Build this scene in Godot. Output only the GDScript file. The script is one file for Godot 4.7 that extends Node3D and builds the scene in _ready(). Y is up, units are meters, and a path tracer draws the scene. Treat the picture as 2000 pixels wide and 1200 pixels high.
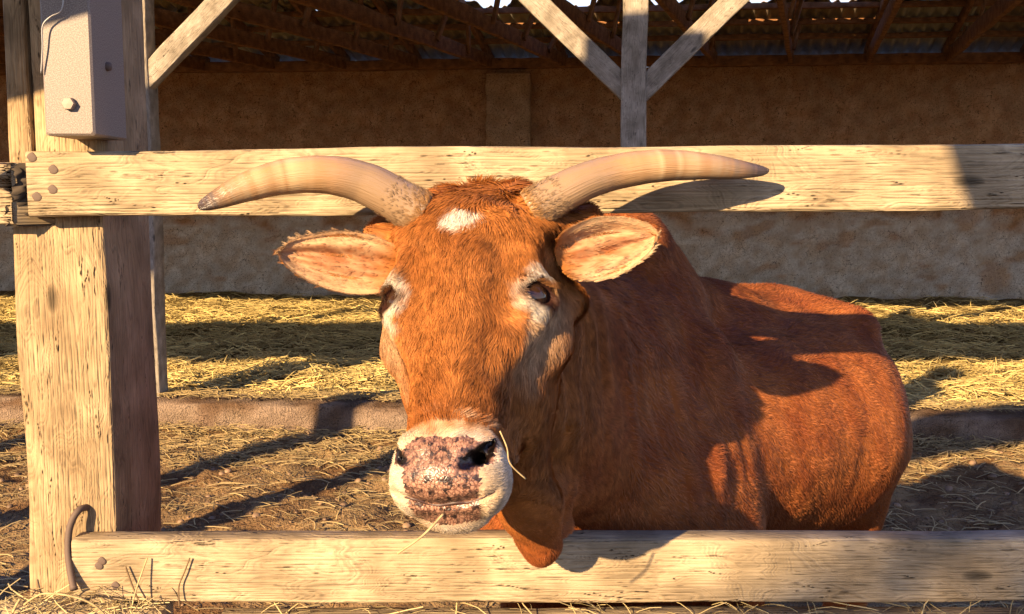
extends Node3D
# A brown zebu cow pushing its head through a timber fence, an open shed behind. y up, metres.

const SUN_RUN := Vector3(0.70, -0.46, -1.0)      # the way the sunlight travels
const BARN_YAW := deg_to_rad(-5.0)
const FENCE_Z := -1.56

var rng := RandomNumberGenerator.new()
var na := FastNoiseLite.new()
var nb := FastNoiseLite.new()
var nc := FastNoiseLite.new()
var M := {}
var wood_rgb: ImageTexture
var wood_h: ImageTexture
var plaster_rgb: ImageTexture
var plaster_h: ImageTexture
var names := {}

# ------------------------------------------------------------------ bookkeeping
func numbered(called: String) -> String:
	if not names.has(called):
		names[called] = 0
		return called
	names[called] += 1
	return "%s_%03d" % [called, names[called]]

func tag(o: Node, label: String, category: String, group := "", kind := "") -> void:
	o.set_meta("label", label)
	o.set_meta("category", category)
	if group != "": o.set_meta("group", group)
	if kind != "": o.set_meta("kind", kind)

func thing(called: String, label: String, category: String, at := Vector3.ZERO, group := "") -> Node3D:
	var o := Node3D.new()
	o.name = numbered(called)
	add_child(o)
	o.position = at
	tag(o, label, category, group)
	return o

func put(called: String, mesh: Mesh, mat: Material, parent: Node) -> MeshInstance3D:
	var o := MeshInstance3D.new()
	o.name = numbered(called) if parent == self else called
	o.mesh = mesh
	if mat: o.material_override = mat
	parent.add_child(o, true)
	return o

func structure(called: String, mesh: Mesh, mat: Material) -> MeshInstance3D:
	var o := put(called, mesh, mat, self)
	o.set_meta("kind", "structure")
	return o

# ------------------------------------------------------------------ textures and materials
func noise_img(f: float, seed_: int, w: int, h: int, octaves := 3, type := FastNoiseLite.TYPE_SIMPLEX_SMOOTH, sx := 1, sy := 1) -> PackedByteArray:
	var n := FastNoiseLite.new()
	n.noise_type = type
	n.seed = seed_
	n.frequency = f
	n.fractal_octaves = octaves
	var im := n.get_seamless_image(w / sx, h / sy, false, false, 0.12, true)
	if sx != 1 or sy != 1: im.resize(w, h, Image.INTERPOLATE_CUBIC)
	im.convert(Image.FORMAT_L8)
	return im.get_data()

func make_wood() -> void:
	var w := 2048
	var h := 512
	var warp := noise_img(0.014, 3, w, h, 4, FastNoiseLite.TYPE_SIMPLEX_SMOOTH, 8, 2)
	var fine := noise_img(0.34, 5, w, h, 2, FastNoiseLite.TYPE_SIMPLEX_SMOOTH, 32, 1)
	var crack := noise_img(0.055, 8, w, h, 3, FastNoiseLite.TYPE_SIMPLEX_SMOOTH, 16, 1)
	var cmask := noise_img(0.03, 9, w, h, 3, FastNoiseLite.TYPE_SIMPLEX_SMOOTH, 4, 1)
	var tone := noise_img(0.009, 12, w, h, 4)
	var fleck := noise_img(0.42, 14, w, h, 2, FastNoiseLite.TYPE_SIMPLEX_SMOOTH, 16, 1)
	var rows := PackedFloat32Array()
	rows.resize(1024)
	for i in 1024: rows[i] = rng.randf()
	var knots := [Vector2(330, 60), Vector2(760, 210), Vector2(1130, 395), Vector2(1480, 130), Vector2(1820, 300), Vector2(560, 440)]
	var rgb := PackedByteArray()
	rgb.resize(w * h * 3)
	var hh := PackedByteArray()
	hh.resize(w * h)
	for y in h:
		for x in w:
			var i := y * w + x
			var r := (y * 0.26 + warp[i] * 0.40)
			var core := 0.0
			for k in knots:
				var dx: float = (x - k.x) / 70.0
				var dy: float = (y - k.y) / 26.0
				if dx > -2.4 and dx < 2.4 and dy > -2.4 and dy < 2.4:
					var e := exp(-dx * dx - dy * dy)
					r += e * 16.0
					if e > 0.90: core = (e - 0.90) * 10.0
			var ri := int(r)
			var fr := r - ri
			fr = fr * fr * (3.0 - 2.0 * fr)
			var g: float = lerpf(rows[ri & 1023], rows[(ri + 1) & 1023], fr)
			var f: float = fine[i] / 255.0
			var c: float = absf(crack[i] / 255.0 - 0.5) * 2.0
			var cut: float = 0.0
			var cm: float = cmask[i] / 255.0
			if c < 0.030 and cm > 0.60: cut = (1.0 - c / 0.030) * minf(1.0, (cm - 0.60) * 8.0)
			var fl: float = fleck[i] / 255.0
			if fl < 0.22: cut = maxf(cut, minf(0.45, (0.22 - fl) * 4.0))
			var v: float = 0.66 + 0.13 * (1.0 - (1.0 - g) * (1.0 - g)) + 0.26 * f
			var t: float = tone[i] / 255.0
			v *= (0.80 + 0.36 * t) * (1.0 - 0.45 * core)
			var d: float = 1.0 - 0.68 * cut
			rgb[i * 3] = int(clampf(v * d * 235.0, 0, 255))
			rgb[i * 3 + 1] = int(clampf(v * d * (222.0 + 6.0 * t), 0, 255))
			rgb[i * 3 + 2] = int(clampf(v * d * (198.0 + 14.0 * t), 0, 255))
			hh[i] = int(clampf((0.30 + 0.18 * g + 0.45 * f - 0.6 * cut) * 255.0, 0, 255))
	wood_rgb = ImageTexture.create_from_image(Image.create_from_data(w, h, false, Image.FORMAT_RGB8, rgb))
	wood_h = ImageTexture.create_from_image(Image.create_from_data(w, h, false, Image.FORMAT_L8, hh))

func make_plaster() -> void:
	var w := 1024
	var a := noise_img(0.006, 31, w, w, 5)
	var b := noise_img(0.05, 32, w, w, 4)
	var r := noise_img(0.009, 33, w, w, 4)
	var pit := noise_img(0.12, 34, w, w, 2)
	var rgb := PackedByteArray()
	rgb.resize(w * w * 3)
	var hh := PackedByteArray()
	hh.resize(w * w)
	for i in w * w:
		var A: float = a[i] / 255.0
		var B: float = b[i] / 255.0
		var v: float = 0.74 + 0.18 * A + 0.16 * (B - 0.5)
		var cr: float = absf(r[i] / 255.0 - 0.5) * 2.0
		var cut := 0.0
		if cr < 0.022 and A > 0.46: cut = (1.0 - cr / 0.022) * minf(1.0, (A - 0.46) * 10.0)
		var p: float = pit[i] / 255.0
		if p < 0.27: cut = maxf(cut, minf(0.7, (0.27 - p) * 8.0))
		v *= 1.0 - 0.75 * cut
		rgb[i * 3] = int(clampf(v * 245.0, 0, 255))
		rgb[i * 3 + 1] = int(clampf(v * 240.0, 0, 255))
		rgb[i * 3 + 2] = int(clampf(v * 232.0, 0, 255))
		hh[i] = int(clampf((0.3 + 0.4 * A + 0.3 * B - 0.45 * cut) * 255.0, 0, 255))
	plaster_rgb = ImageTexture.create_from_image(Image.create_from_data(w, w, false, Image.FORMAT_RGB8, rgb))
	plaster_h = ImageTexture.create_from_image(Image.create_from_data(w, w, false, Image.FORMAT_L8, hh))

func lin(r: float, g: float, b: float) -> Color:
	return Color(r, g, b).linear_to_srgb()

func wood_mat(tint: Color, rough := 0.82, relief := 0.35, off := 0.0) -> StandardMaterial3D:
	var m := StandardMaterial3D.new()
	m.albedo_color = tint
	m.albedo_texture = wood_rgb
	m.roughness = rough
	m.metallic_specular = 0.3
	m.heightmap_enabled = true
	m.heightmap_texture = wood_h
	m.heightmap_scale = relief
	m.uv1_scale = Vector3(1.0 / 2.4, 1.0 / 0.6, 1)
	m.uv1_offset = Vector3(0.0, off * 1.7, 0)
	return m

func plain(tint: Color, rough := 0.8, metal := 0.0) -> StandardMaterial3D:
	var m := StandardMaterial3D.new()
	m.albedo_color = tint
	m.roughness = rough
	m.metallic = metal
	return m

func plaster_mat(tint: Color, scale := 0.5, relief := 1.2) -> StandardMaterial3D:
	var m := StandardMaterial3D.new()
	m.albedo_color = tint
	m.albedo_texture = plaster_rgb
	m.roughness = 0.95
	m.metallic_specular = 0.2
	m.heightmap_enabled = true
	m.heightmap_texture = plaster_h
	m.heightmap_scale = relief
	m.uv1_triplanar = true
	m.uv1_scale = Vector3.ONE * scale
	m.vertex_color_use_as_albedo = true
	return m

# ------------------------------------------------------------------ timber
# A sawn timber along +x from 0 to length, y height, z thickness (front face at z = +thick / 2), edges worn by noise; u runs along the grain.
func timber(length: float, high: float, thick: float, seed_: int, wear := 0.004, seg := 0.05, left_cut := [0.0, 0.0], right_cut := [0.0, 0.0]) -> ArrayMesh:
	var st := SurfaceTool.new()
	st.begin(Mesh.PRIMITIVE_TRIANGLES)
	var b := minf(0.006, minf(high, thick) * 0.12)
	var hy := high / 2
	var hz := thick / 2
	var prof := []                                   # clockwise seen from +x
	var cuts := maxi(2, int(high / 0.03))
	for k in cuts + 1: prof.append(Vector2(lerpf(-hy + b, hy - b, float(k) / cuts), hz))
	prof.append(Vector2(hy - b * 0.3, hz - b * 0.3))
	prof.append(Vector2(hy, hz - b))
	prof.append(Vector2(hy, -hz + b))
	prof.append(Vector2(hy - b, -hz))
	prof.append(Vector2(-hy + b, -hz))
	prof.append(Vector2(-hy, -hz + b))
	prof.append(Vector2(-hy, hz - b))
	prof.append(Vector2(-hy + b * 0.3, hz - b * 0.3))
	var n := prof.size()
	var rings := maxi(2, int(length / seg) + 1)
	var per := 0.0
	var vs := [0.0]
	for k in n:
		per += (prof[(k + 1) % n] - prof[k]).length()
		vs.append(per)
	var s := float(seed_) * 3.17
	if seed_ > 300: s = 0.05 + 0.13 * (seed_ % 3)      # keeps the wrap of the grain beyond the ends one sees
	for i in rings:
		var f := float(i) / (rings - 1)
		for k in n + 1:
			var p: Vector2 = prof[k % n]
			var x := length * f
			var dep := 0.5 - p.y / thick               # 0 front, 1 back
			if i == 0: x += lerpf(left_cut[0], left_cut[1], dep)
			if i == rings - 1: x -= lerpf(right_cut[0], right_cut[1], dep)
			var e := na.get_noise_3d(x * 90.0, s + p.x * 300.0, p.y * 300.0) * wear
			var bow := na.get_noise_2d(x * 22.0, s * 7.0) * wear * 1.6
			var crown := na.get_noise_2d(x * 22.0, s * 7.0 + 500.0) * wear
			var corner := 1.0 if absf(absf(p.x) - hy) < b * 0.9 else 0.25
			st.set_smooth_group(0)
			st.set_uv(Vector2(x + s, vs[k] + s * 0.37))
			st.add_vertex(Vector3(x, p.x + e * corner * signf(p.x) + bow, p.y + e * 0.5 * corner * signf(p.y) + crown))
	var w := n + 1
	for i in rings - 1:
		for k in n:
			var a := i * w + k
			for v in [a, a + w, a + 1, a + 1, a + w, a + w + 1]: st.add_index(v)
	st.generate_normals()
	var mesh := st.commit()
	# ends
	var se := SurfaceTool.new()
	se.begin(Mesh.PRIMITIVE_TRIANGLES)
	var arr := mesh.surface_get_arrays(0)
	var pos: PackedVector3Array = arr[Mesh.ARRAY_VERTEX]
	for side in 2:
		var base := 0 if side == 0 else (rings - 1) * w
		var mid := Vector3.ZERO
		for k in n: mid += pos[base + k] / n
		for k in n:
			var p0 := pos[base + k]
			var p1 := pos[base + k + 1]
			var tri := [mid, p0, p1] if side == 0 else [mid, p1, p0]
			for q in tri:
				se.set_smooth_group(-1)
				se.set_uv(Vector2(q.z * 0.3 + s, q.y * 1.0))
				se.add_vertex(q)
	se.generate_normals()
	se.commit(mesh)
	return mesh

# lays a timber from a to b; 'face' is where its front face looks
func beam(called: String, a: Vector3, b: Vector3, high: float, thick: float, face: Vector3, mat: Material, parent: Node, seed_: int, wear := 0.004, lc := [0.0, 0.0], rc := [0.0, 0.0]) -> MeshInstance3D:
	var x := (b - a).normalized()
	var z := (face - x * face.dot(x)).normalized()
	var y := z.cross(x)
	var o := put(called, timber((b - a).length(), high, thick, seed_, wear, 0.05 if (b - a).length() < 4.0 else 0.12, lc, rc), mat, parent)
	o.transform = Transform3D(Basis(x, y, z), a)
	return o

# ------------------------------------------------------------------ generic shapes
func tube(points: Array, radii: Array, sides := 10, colors := [], cap := true) -> ArrayMesh:
	var st := SurfaceTool.new()
	st.begin(Mesh.PRIMITIVE_TRIANGLES)
	var n := points.size()
	var up := Vector3.UP
	var d0: Vector3 = (points[1] - points[0]).normalized()
	if absf(d0.dot(up)) > 0.9: up = Vector3.RIGHT
	var side := d0.cross(up).normalized()
	var total := 0.0
	for i in n:
		var d: Vector3 = (points[mini(i + 1, n - 1)] - points[maxi(i - 1, 0)]).normalized()
		side = (side - d * side.dot(d)).normalized()
		var u := side.cross(d)
		if i > 0: total += (points[i] - points[i - 1]).length()
		for k in sides + 1:
			var a := TAU * k / sides
			var dir := side * cos(a) + u * sin(a)
			st.set_smooth_group(0)
			if colors.size() > 0: st.set_color(colors[i])
			st.set_uv(Vector2(float(k) / sides, total))
			st.add_vertex(points[i] + dir * radii[i])
	var w := sides + 1
	for i in n - 1:
		for k in sides:
			var a := i * w + k
			for v in [a, a + 1, a + w, a + 1, a + w + 1, a + w]: st.add_index(v)
	if cap:
		for e in [0, n - 1]:
			if colors.size() > 0: st.set_color(colors[e])
			st.set_uv(Vector2.ZERO)
			st.add_vertex(points[e])
			var c: int = n * w + (0 if e == 0 else 1)
			for k in sides:
				var a: int = e * w + k
				if e == 0:
					for v in [c, a + 1, a]: st.add_index(v)
				else:
					for v in [c, a, a + 1]: st.add_index(v)
	st.generate_normals()
	return st.commit()

func spline(ctrl: Array, steps: int) -> Array:
	var out := []
	var n := ctrl.size()
	for i in n - 1:
		var p0 = ctrl[maxi(i - 1, 0)]
		var p1 = ctrl[i]
		var p2 = ctrl[i + 1]
		var p3 = ctrl[mini(i + 2, n - 1)]
		for s in steps:
			var t := float(s) / steps
			out.append(0.5 * ((2.0 * p1) + (p2 - p0) * t + (2.0 * p0 - 5.0 * p1 + 4.0 * p2 - p3) * t * t + (3.0 * p1 - p0 - 3.0 * p2 + p3) * t * t * t))
	out.append(ctrl[n - 1])
	return out

func lathe(profile: Array, sides := 16, jag := 0.0, flat := false) -> ArrayMesh:      # profile: Vector2(radius, height along +z)
	var st := SurfaceTool.new()
	st.begin(Mesh.PRIMITIVE_TRIANGLES)
	for p in profile:
		for k in sides + 1:
			var a := TAU * k / sides
			var r: float = p.x * (1.0 + jag * na.get_noise_2d(cos(a) * 80.0, sin(a) * 80.0 + p.y * 900.0))
			st.set_smooth_group(-1 if flat else 0)
			st.add_vertex(Vector3(cos(a) * r, sin(a) * r, p.y))
	var w := sides + 1
	for i in profile.size() - 1:
		for k in sides:
			var a := i * w + k
			for v in [a, a + w, a + 1, a + 1, a + w, a + w + 1]: st.add_index(v)
	st.generate_normals()
	return st.commit()

func box_mesh(size: Vector3, bevel: float) -> ArrayMesh:
	var st := SurfaceTool.new()
	st.begin(Mesh.PRIMITIVE_TRIANGLES)
	var h := size / 2
	var pts := []
	for lay in [[-h.z, bevel], [-h.z + bevel, 0.0], [h.z - bevel, 0.0], [h.z, bevel]]:
		var z: float = lay[0]
		var i: float = lay[1]
		var x := h.x - i
		var y := h.y - i
		pts.append([Vector3(-x + bevel, -y, z), Vector3(x - bevel, -y, z), Vector3(x, -y + bevel, z), Vector3(x, y - bevel, z), Vector3(x - bevel, y, z), Vector3(-x + bevel, y, z), Vector3(-x, y - bevel, z), Vector3(-x, -y + bevel, z)])
	st.set_smooth_group(-1)
	for l in 3:
		for k in 8:
			var a = pts[l][k]
			var b = pts[l][(k + 1) % 8]
			var c = pts[l + 1][k]
			var d = pts[l + 1][(k + 1) % 8]
			for v in [a, c, b, b, c, d]: st.add_vertex(v)
	for e in 2:
		var ring: Array = pts[0] if e == 0 else pts[3]
		for k in range(1, 7):
			var tri := [ring[0], ring[k], ring[k + 1]] if e == 0 else [ring[0], ring[k + 1], ring[k]]
			for v in tri: st.add_vertex(v)
	st.generate_normals()
	return st.commit()

# a sheet over a grid of points; f(i, j) gives [position, colour]
func sheet(nu: int, nv: int, f: Callable) -> ArrayMesh:
	var st := SurfaceTool.new()
	st.begin(Mesh.PRIMITIVE_TRIANGLES)
	for j in nv + 1:
		for i in nu + 1:
			var r: Array = f.call(float(i) / nu, float(j) / nv)
			st.set_smooth_group(0)
			st.set_color(r[1])
			st.add_vertex(r[0])
	for j in nv:
		for i in nu:
			var a := j * (nu + 1) + i
			var b := a + nu + 1
			for v in [a, b, a + 1, a + 1, b, b + 1]: st.add_index(v)
	st.generate_normals()
	return st.commit()

func scatter(called: String, mesh: Mesh, mat: Material, buf: PackedFloat32Array, count: int, parent: Node) -> MultiMeshInstance3D:
	var mm := MultiMesh.new()
	mm.transform_format = MultiMesh.TRANSFORM_3D
	mm.use_colors = true
	mm.mesh = mesh
	mm.instance_count = count
	mm.buffer = buf
	var o := MultiMeshInstance3D.new()
	o.name = numbered(called) if parent == self else called
	o.multimesh = mm
	o.material_override = mat
	parent.add_child(o, true)
	return o

func push(buf: PackedFloat32Array, at: int, x: Vector3, y: Vector3, z: Vector3, o: Vector3, c: Color) -> void:
	pass

# ------------------------------------------------------------------ main
func _ready() -> void:
	rng.seed = 20240611
	na.seed = 7
	na.frequency = 0.02
	na.fractal_octaves = 3
	nb.seed = 19
	nb.frequency = 1.0
	nb.fractal_octaves = 3
	nc.seed = 23
	nc.frequency = 1.0
	nc.fractal_octaves = 1

	var cam := Camera3D.new()
	cam.name = "camera"
	cam.fov = rad_to_deg(2.0 * atan(600.0 / 2000.0))
	cam.near = 0.05
	cam.far = 400.0
	cam.position = Vector3(0, 1.3, 0)
	cam.rotation_degrees = Vector3(-6.0, 0, 0)
	add_child(cam)
	cam.current = true

	var env := Environment.new()
	env.background_mode = Environment.BG_SKY
	var sky := Sky.new()
	var sm := ProceduralSkyMaterial.new()
	sm.sky_top_color = Color(0.18, 0.34, 0.68)
	sm.sky_horizon_color = Color(0.78, 0.82, 0.86)
	sm.sky_curve = 0.30
	sm.ground_bottom_color = Color(0.20, 0.16, 0.12)
	sm.ground_horizon_color = Color(0.52, 0.50, 0.48)
	sky.sky_material = sm
	env.sky = sky
	env.background_energy_multiplier = 0.92
	env.tonemap_mode = Environment.TONE_MAPPER_LINEAR
	env.tonemap_exposure = 3.0
	env.sdfgi_enabled = true
	env.ssao_enabled = true
	env.ssil_enabled = true
	var we := WorldEnvironment.new()
	we.name = "world_environment"
	we.environment = env
	add_child(we)

	var sun := DirectionalLight3D.new()
	sun.name = "sun"
	sun.light_energy = 1.6
	sun.light_color = Color(1.0, 0.87, 0.68)
	sun.light_angular_distance = 0.53
	sun.shadow_enabled = true
	add_child(sun)
	sun.look_at_from_position(Vector3.ZERO, SUN_RUN, Vector3.UP)

	make_wood()
	make_plaster()
	make_materials()
	build_ground()
	build_shed()
	build_alley()
	build_fence()
	build_cow()
	build_loose_straw()
	print("built in ", Time.get_ticks_msec(), " ms")

func make_materials() -> void:
	M.rail = wood_mat(lin(0.54, 0.44, 0.32), 0.8, 0.6)
	M.post = wood_mat(lin(0.49, 0.37, 0.245), 0.8, 0.6, 0.31)
	M.weathered = wood_mat(lin(0.42, 0.38, 0.35), 0.85, 0.5, 0.13)
	M.old = wood_mat(lin(0.42, 0.34, 0.26), 0.9, 0.5, 0.57)
	M.rafter = wood_mat(lin(0.36, 0.18, 0.09), 0.9, 0.5, 0.77)
	M.torn = wood_mat(lin(0.17, 0.14, 0.12), 0.95, 0.8, 0.2)
	M.rust = plain(lin(0.115, 0.075, 0.055), 0.75, 0.2)
	var steel := plain(lin(0.37, 0.32, 0.275), 0.55, 0.0)
	var nt := NoiseTexture2D.new()
	var fn := FastNoiseLite.new()
	fn.frequency = 0.22
	fn.fractal_octaves = 5
	nt.noise = fn
	nt.seamless = true
	nt.width = 512
	nt.height = 512
	var gr := Gradient.new()
	gr.set_color(0, lin(0.22, 0.16, 0.14))
	gr.set_color(1, lin(1, 1, 1))
	nt.color_ramp = gr
	steel.albedo_texture = nt
	steel.uv1_triplanar = true
	steel.uv1_scale = Vector3.ONE * 4.0
	M.steel = steel
	M.bolt = plain(lin(0.30, 0.22, 0.17), 0.6, 0.2)
	M.wall = plaster_mat(Color.WHITE, 0.45, 2.0)
	M.curb = plaster_mat(Color.WHITE, 1.3, 2.5)
	M.mud = plaster_mat(Color.WHITE, 0.9, 2.0)
	var straw := plain(Color.WHITE, 0.6)
	straw.vertex_color_use_as_albedo = true
	straw.metallic_specular = 0.4
	M.straw = straw
	var iron := plain(Color.WHITE, 0.75, 0.0)
	iron.vertex_color_use_as_albedo = true
	M.iron = iron

# ------------------------------------------------------------------ the barn's own frame: origin at the foot of the back wall
func barn(x: float, y: float, fwd: float) -> Vector3:          # x along the wall, fwd towards the camera
	var o := Vector3(0, 0, -12.85)
	return o + Basis(Vector3.UP, BARN_YAW) * Vector3(x, y, fwd)

func ground_height(x: float, z: float) -> float:
	return nb.get_noise_2d(x * 1.4, z * 1.4) * 0.035 + nb.get_noise_2d(x * 6.0 + 40.0, z * 6.0) * 0.022 + nc.get_noise_2d(x * 17.0, z * 17.0) * 0.010

func bed_height(x: float, z: float) -> float:
	return 0.10 + nb.get_noise_2d(x * 0.8 + 9.0, z * 0.8) * 0.06 + nb.get_noise_2d(x * 3.0, z * 3.0 + 30.0) * 0.03

func build_ground() -> void:
	# one large sheet of earth, and the trampled yard over it
	var earth := sheet(40, 40, func(u, v): return [Vector3(lerpf(-150, 150, u), -0.09, lerpf(-150, 150, v)), Color(0.13, 0.095, 0.06)])
	structure("ground", earth, M.mud)
	var yard := sheet(300, 150, func(u, v):
		var x := lerpf(-4.5, 6.5, u)
		var z := lerpf(-6.2, -1.9, v)
		var h := ground_height(x, z)
		var s := nb.get_noise_2d(x * 2.2 + 5.0, z * 2.2)
		var c := Color(0.25, 0.14, 0.065).lerp(Color(0.45, 0.30, 0.145), clampf(0.5 + s * 1.3 + nc.get_noise_2d(x * 24.0, z * 24.0) * 0.5, 0, 1))
		return [Vector3(x, h, z), c])
	structure("yard_mud", yard, M.mud)
	var bed := sheet(180, 110, func(u, v):
		var p := barn(lerpf(-10.0, 8.0, u), 0, lerpf(-0.1, 7.0, v))
		p.y = bed_height(p.x, p.z)
		var s := nb.get_noise_2d(p.x * 3.0, p.z * 3.0)
		return [p, Color(0.24, 0.165, 0.06).lerp(Color(0.40, 0.29, 0.11), clampf(0.5 + s, 0, 1))])
	structure("barn_floor", bed, M.mud)
	# straw: bent flat stalks laid one over another
	var stalk := stalk_mesh(0.13, 0.006)
	var n := 70000
	var buf := PackedFloat32Array()
	buf.resize(n * 16)
	for i in n:
		var p := barn(rng.randf_range(-7.0, 7.0), 0, 0.05 + 6.85 * sqrt(rng.randf()))
		var lump := nb.get_noise_2d(p.x * 2.0, p.z * 2.0)
		p.y = bed_height(p.x, p.z) + rng.randf() * rng.randf() * 0.05
		var yaw := rng.randf() * TAU
		var up := Vector3(rng.randf_range(-0.35, 0.35), 1, rng.randf_range(-0.35, 0.35)).normalized()
		if rng.randf() < 0.03: up = Vector3(rng.randf_range(-1, 1), 0.6, rng.randf_range(-1, 1)).normalized()
		var g := rng.randf_range(0.55, 1.2) * (1.0 + lump * 0.6)
		set_inst(buf, i, p, up, yaw, rng.randf_range(0.5, 1.5), Color(0.60 * g, 0.44 * g, 0.16 * g))
	var sb := scatter("straw_bedding", stalk, M.straw, buf, n, self)
	tag(sb, "yellow straw bedding strewn over the shed floor behind the kerb", "straw", "", "stuff")
	n = 24000
	buf = PackedFloat32Array()
	buf.resize(n * 16)
	for i in n:
		var p := Vector3(rng.randf_range(-3.6, 5.0), 0, -rng.randf_range(2.0, 5.75))
		if nb.get_noise_2d(p.x * 1.5, p.z * 1.5 + 77.0) + rng.randf_range(-0.5, 0.5) < -0.05:
			p.z = -rng.randf_range(4.9, 5.7)
		p.y = ground_height(p.x, p.z) + rng.randf() * 0.012
		if i > 16500:
			p = barn(rng.randf_range(-4.5, 5.5), 0.0, rng.randf_range(6.98, 7.42))
			p.y = 0.175 if p.z < barn(p.x, 0, 7.27).z else ground_height(p.x, p.z) + 0.01 + rng.randf() * 0.03
		var up := Vector3(rng.randf_range(-0.2, 0.2), 1, rng.randf_range(-0.2, 0.2)).normalized()
		var g := rng.randf_range(0.45, 1.05)
		set_inst(buf, i, p, up, rng.randf() * TAU, rng.randf_range(0.25, 1.0), Color(0.44 * g, 0.31 * g, 0.13 * g))
	var yl := scatter("straw_litter", stalk, M.straw, buf, n, self)
	tag(yl, "trodden straw litter scattered over the muddy yard before the kerb", "straw", "", "stuff")
	n = 3500
	buf = PackedFloat32Array()
	buf.resize(n * 16)
	var clod := clod_mesh()
	for i in n:
		var p := Vector3(rng.randf_range(-3.6, 5.0), 0, -rng.randf_range(2.0, 5.6))
		p.y = ground_height(p.x, p.z)
		var g := rng.randf_range(0.5, 1.3)
		set_inst(buf, i, p, Vector3(rng.randf_range(-0.5, 0.5), 1, rng.randf_range(-0.5, 0.5)).normalized(), rng.randf() * TAU, 0.25 + 0.7 * pow(rng.randf(), 3.0), Color(0.21 * g, 0.13 * g, 0.07 * g))
	var cl := scatter("mud_clods", clod, M.straw, buf, n, self)
	tag(cl, "small clods of trampled mud lying in the yard", "mud", "", "stuff")

func set_inst(buf: PackedFloat32Array, i: int, p: Vector3, up: Vector3, yaw: float, s: float, c: Color) -> void:
	var x := Vector3(cos(yaw), 0, sin(yaw))
	x = (x - up * x.dot(up)).normalized() * s
	var z := x.cross(up)
	var y := up * s
	var b := i * 16
	buf[b] = x.x; buf[b + 1] = y.x; buf[b + 2] = z.x; buf[b + 3] = p.x
	buf[b + 4] = x.y; buf[b + 5] = y.y; buf[b + 6] = z.y; buf[b + 7] = p.y
	buf[b + 8] = x.z; buf[b + 9] = y.z; buf[b + 10] = z.z; buf[b + 11] = p.z
	buf[b + 12] = c.r; buf[b + 13] = c.g; buf[b + 14] = c.b; buf[b + 15] = 1.0

func stalk_mesh(length: float, wide: float) -> ArrayMesh:
	var st := SurfaceTool.new()
	st.begin(Mesh.PRIMITIVE_TRIANGLES)
	var pts := []
	for k in 4:
		var t := k / 3.0
		pts.append(Vector3((t - 0.5) * length, 0.006 * sin(t * PI) + 0.003, 0.004 * sin(t * 4.0)))
	for k in 3:
		var a: Vector3 = pts[k]
		var b: Vector3 = pts[k + 1]
		var w := Vector3(0, 0, wide / 2)
		var h := Vector3(0, wide * 0.5, 0)
		for q in [[a - w, b - w, a + h, b + h], [a + h, b + h, a + w, b + w]]:
			for v in [q[0], q[2], q[1], q[1], q[2], q[3]]:
				st.set_color(Color.WHITE)
				st.add_vertex(v)
	st.generate_normals()
	return st.commit()

func clod_mesh() -> ArrayMesh:
	var sp := SphereMesh.new()
	sp.radius = 0.022
	sp.height = 0.03
	sp.radial_segments = 7
	sp.rings = 4
	var st := SurfaceTool.new()
	st.create_from(sp, 0)
	var mesh := st.commit()
	var arr := mesh.surface_get_arrays(0)
	var pos: PackedVector3Array = arr[Mesh.ARRAY_VERTEX]
	var col := PackedColorArray()
	for i in pos.size():
		pos[i] *= 1.0 + 0.5 * na.get_noise_3dv(pos[i] * 2500.0)
		col.append(Color.WHITE)
	arr[Mesh.ARRAY_VERTEX] = pos
	arr[Mesh.ARRAY_COLOR] = col
	var out := ArrayMesh.new()
	out.add_surface_from_arrays(Mesh.PRIMITIVE_TRIANGLES, arr)
	return out

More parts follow.
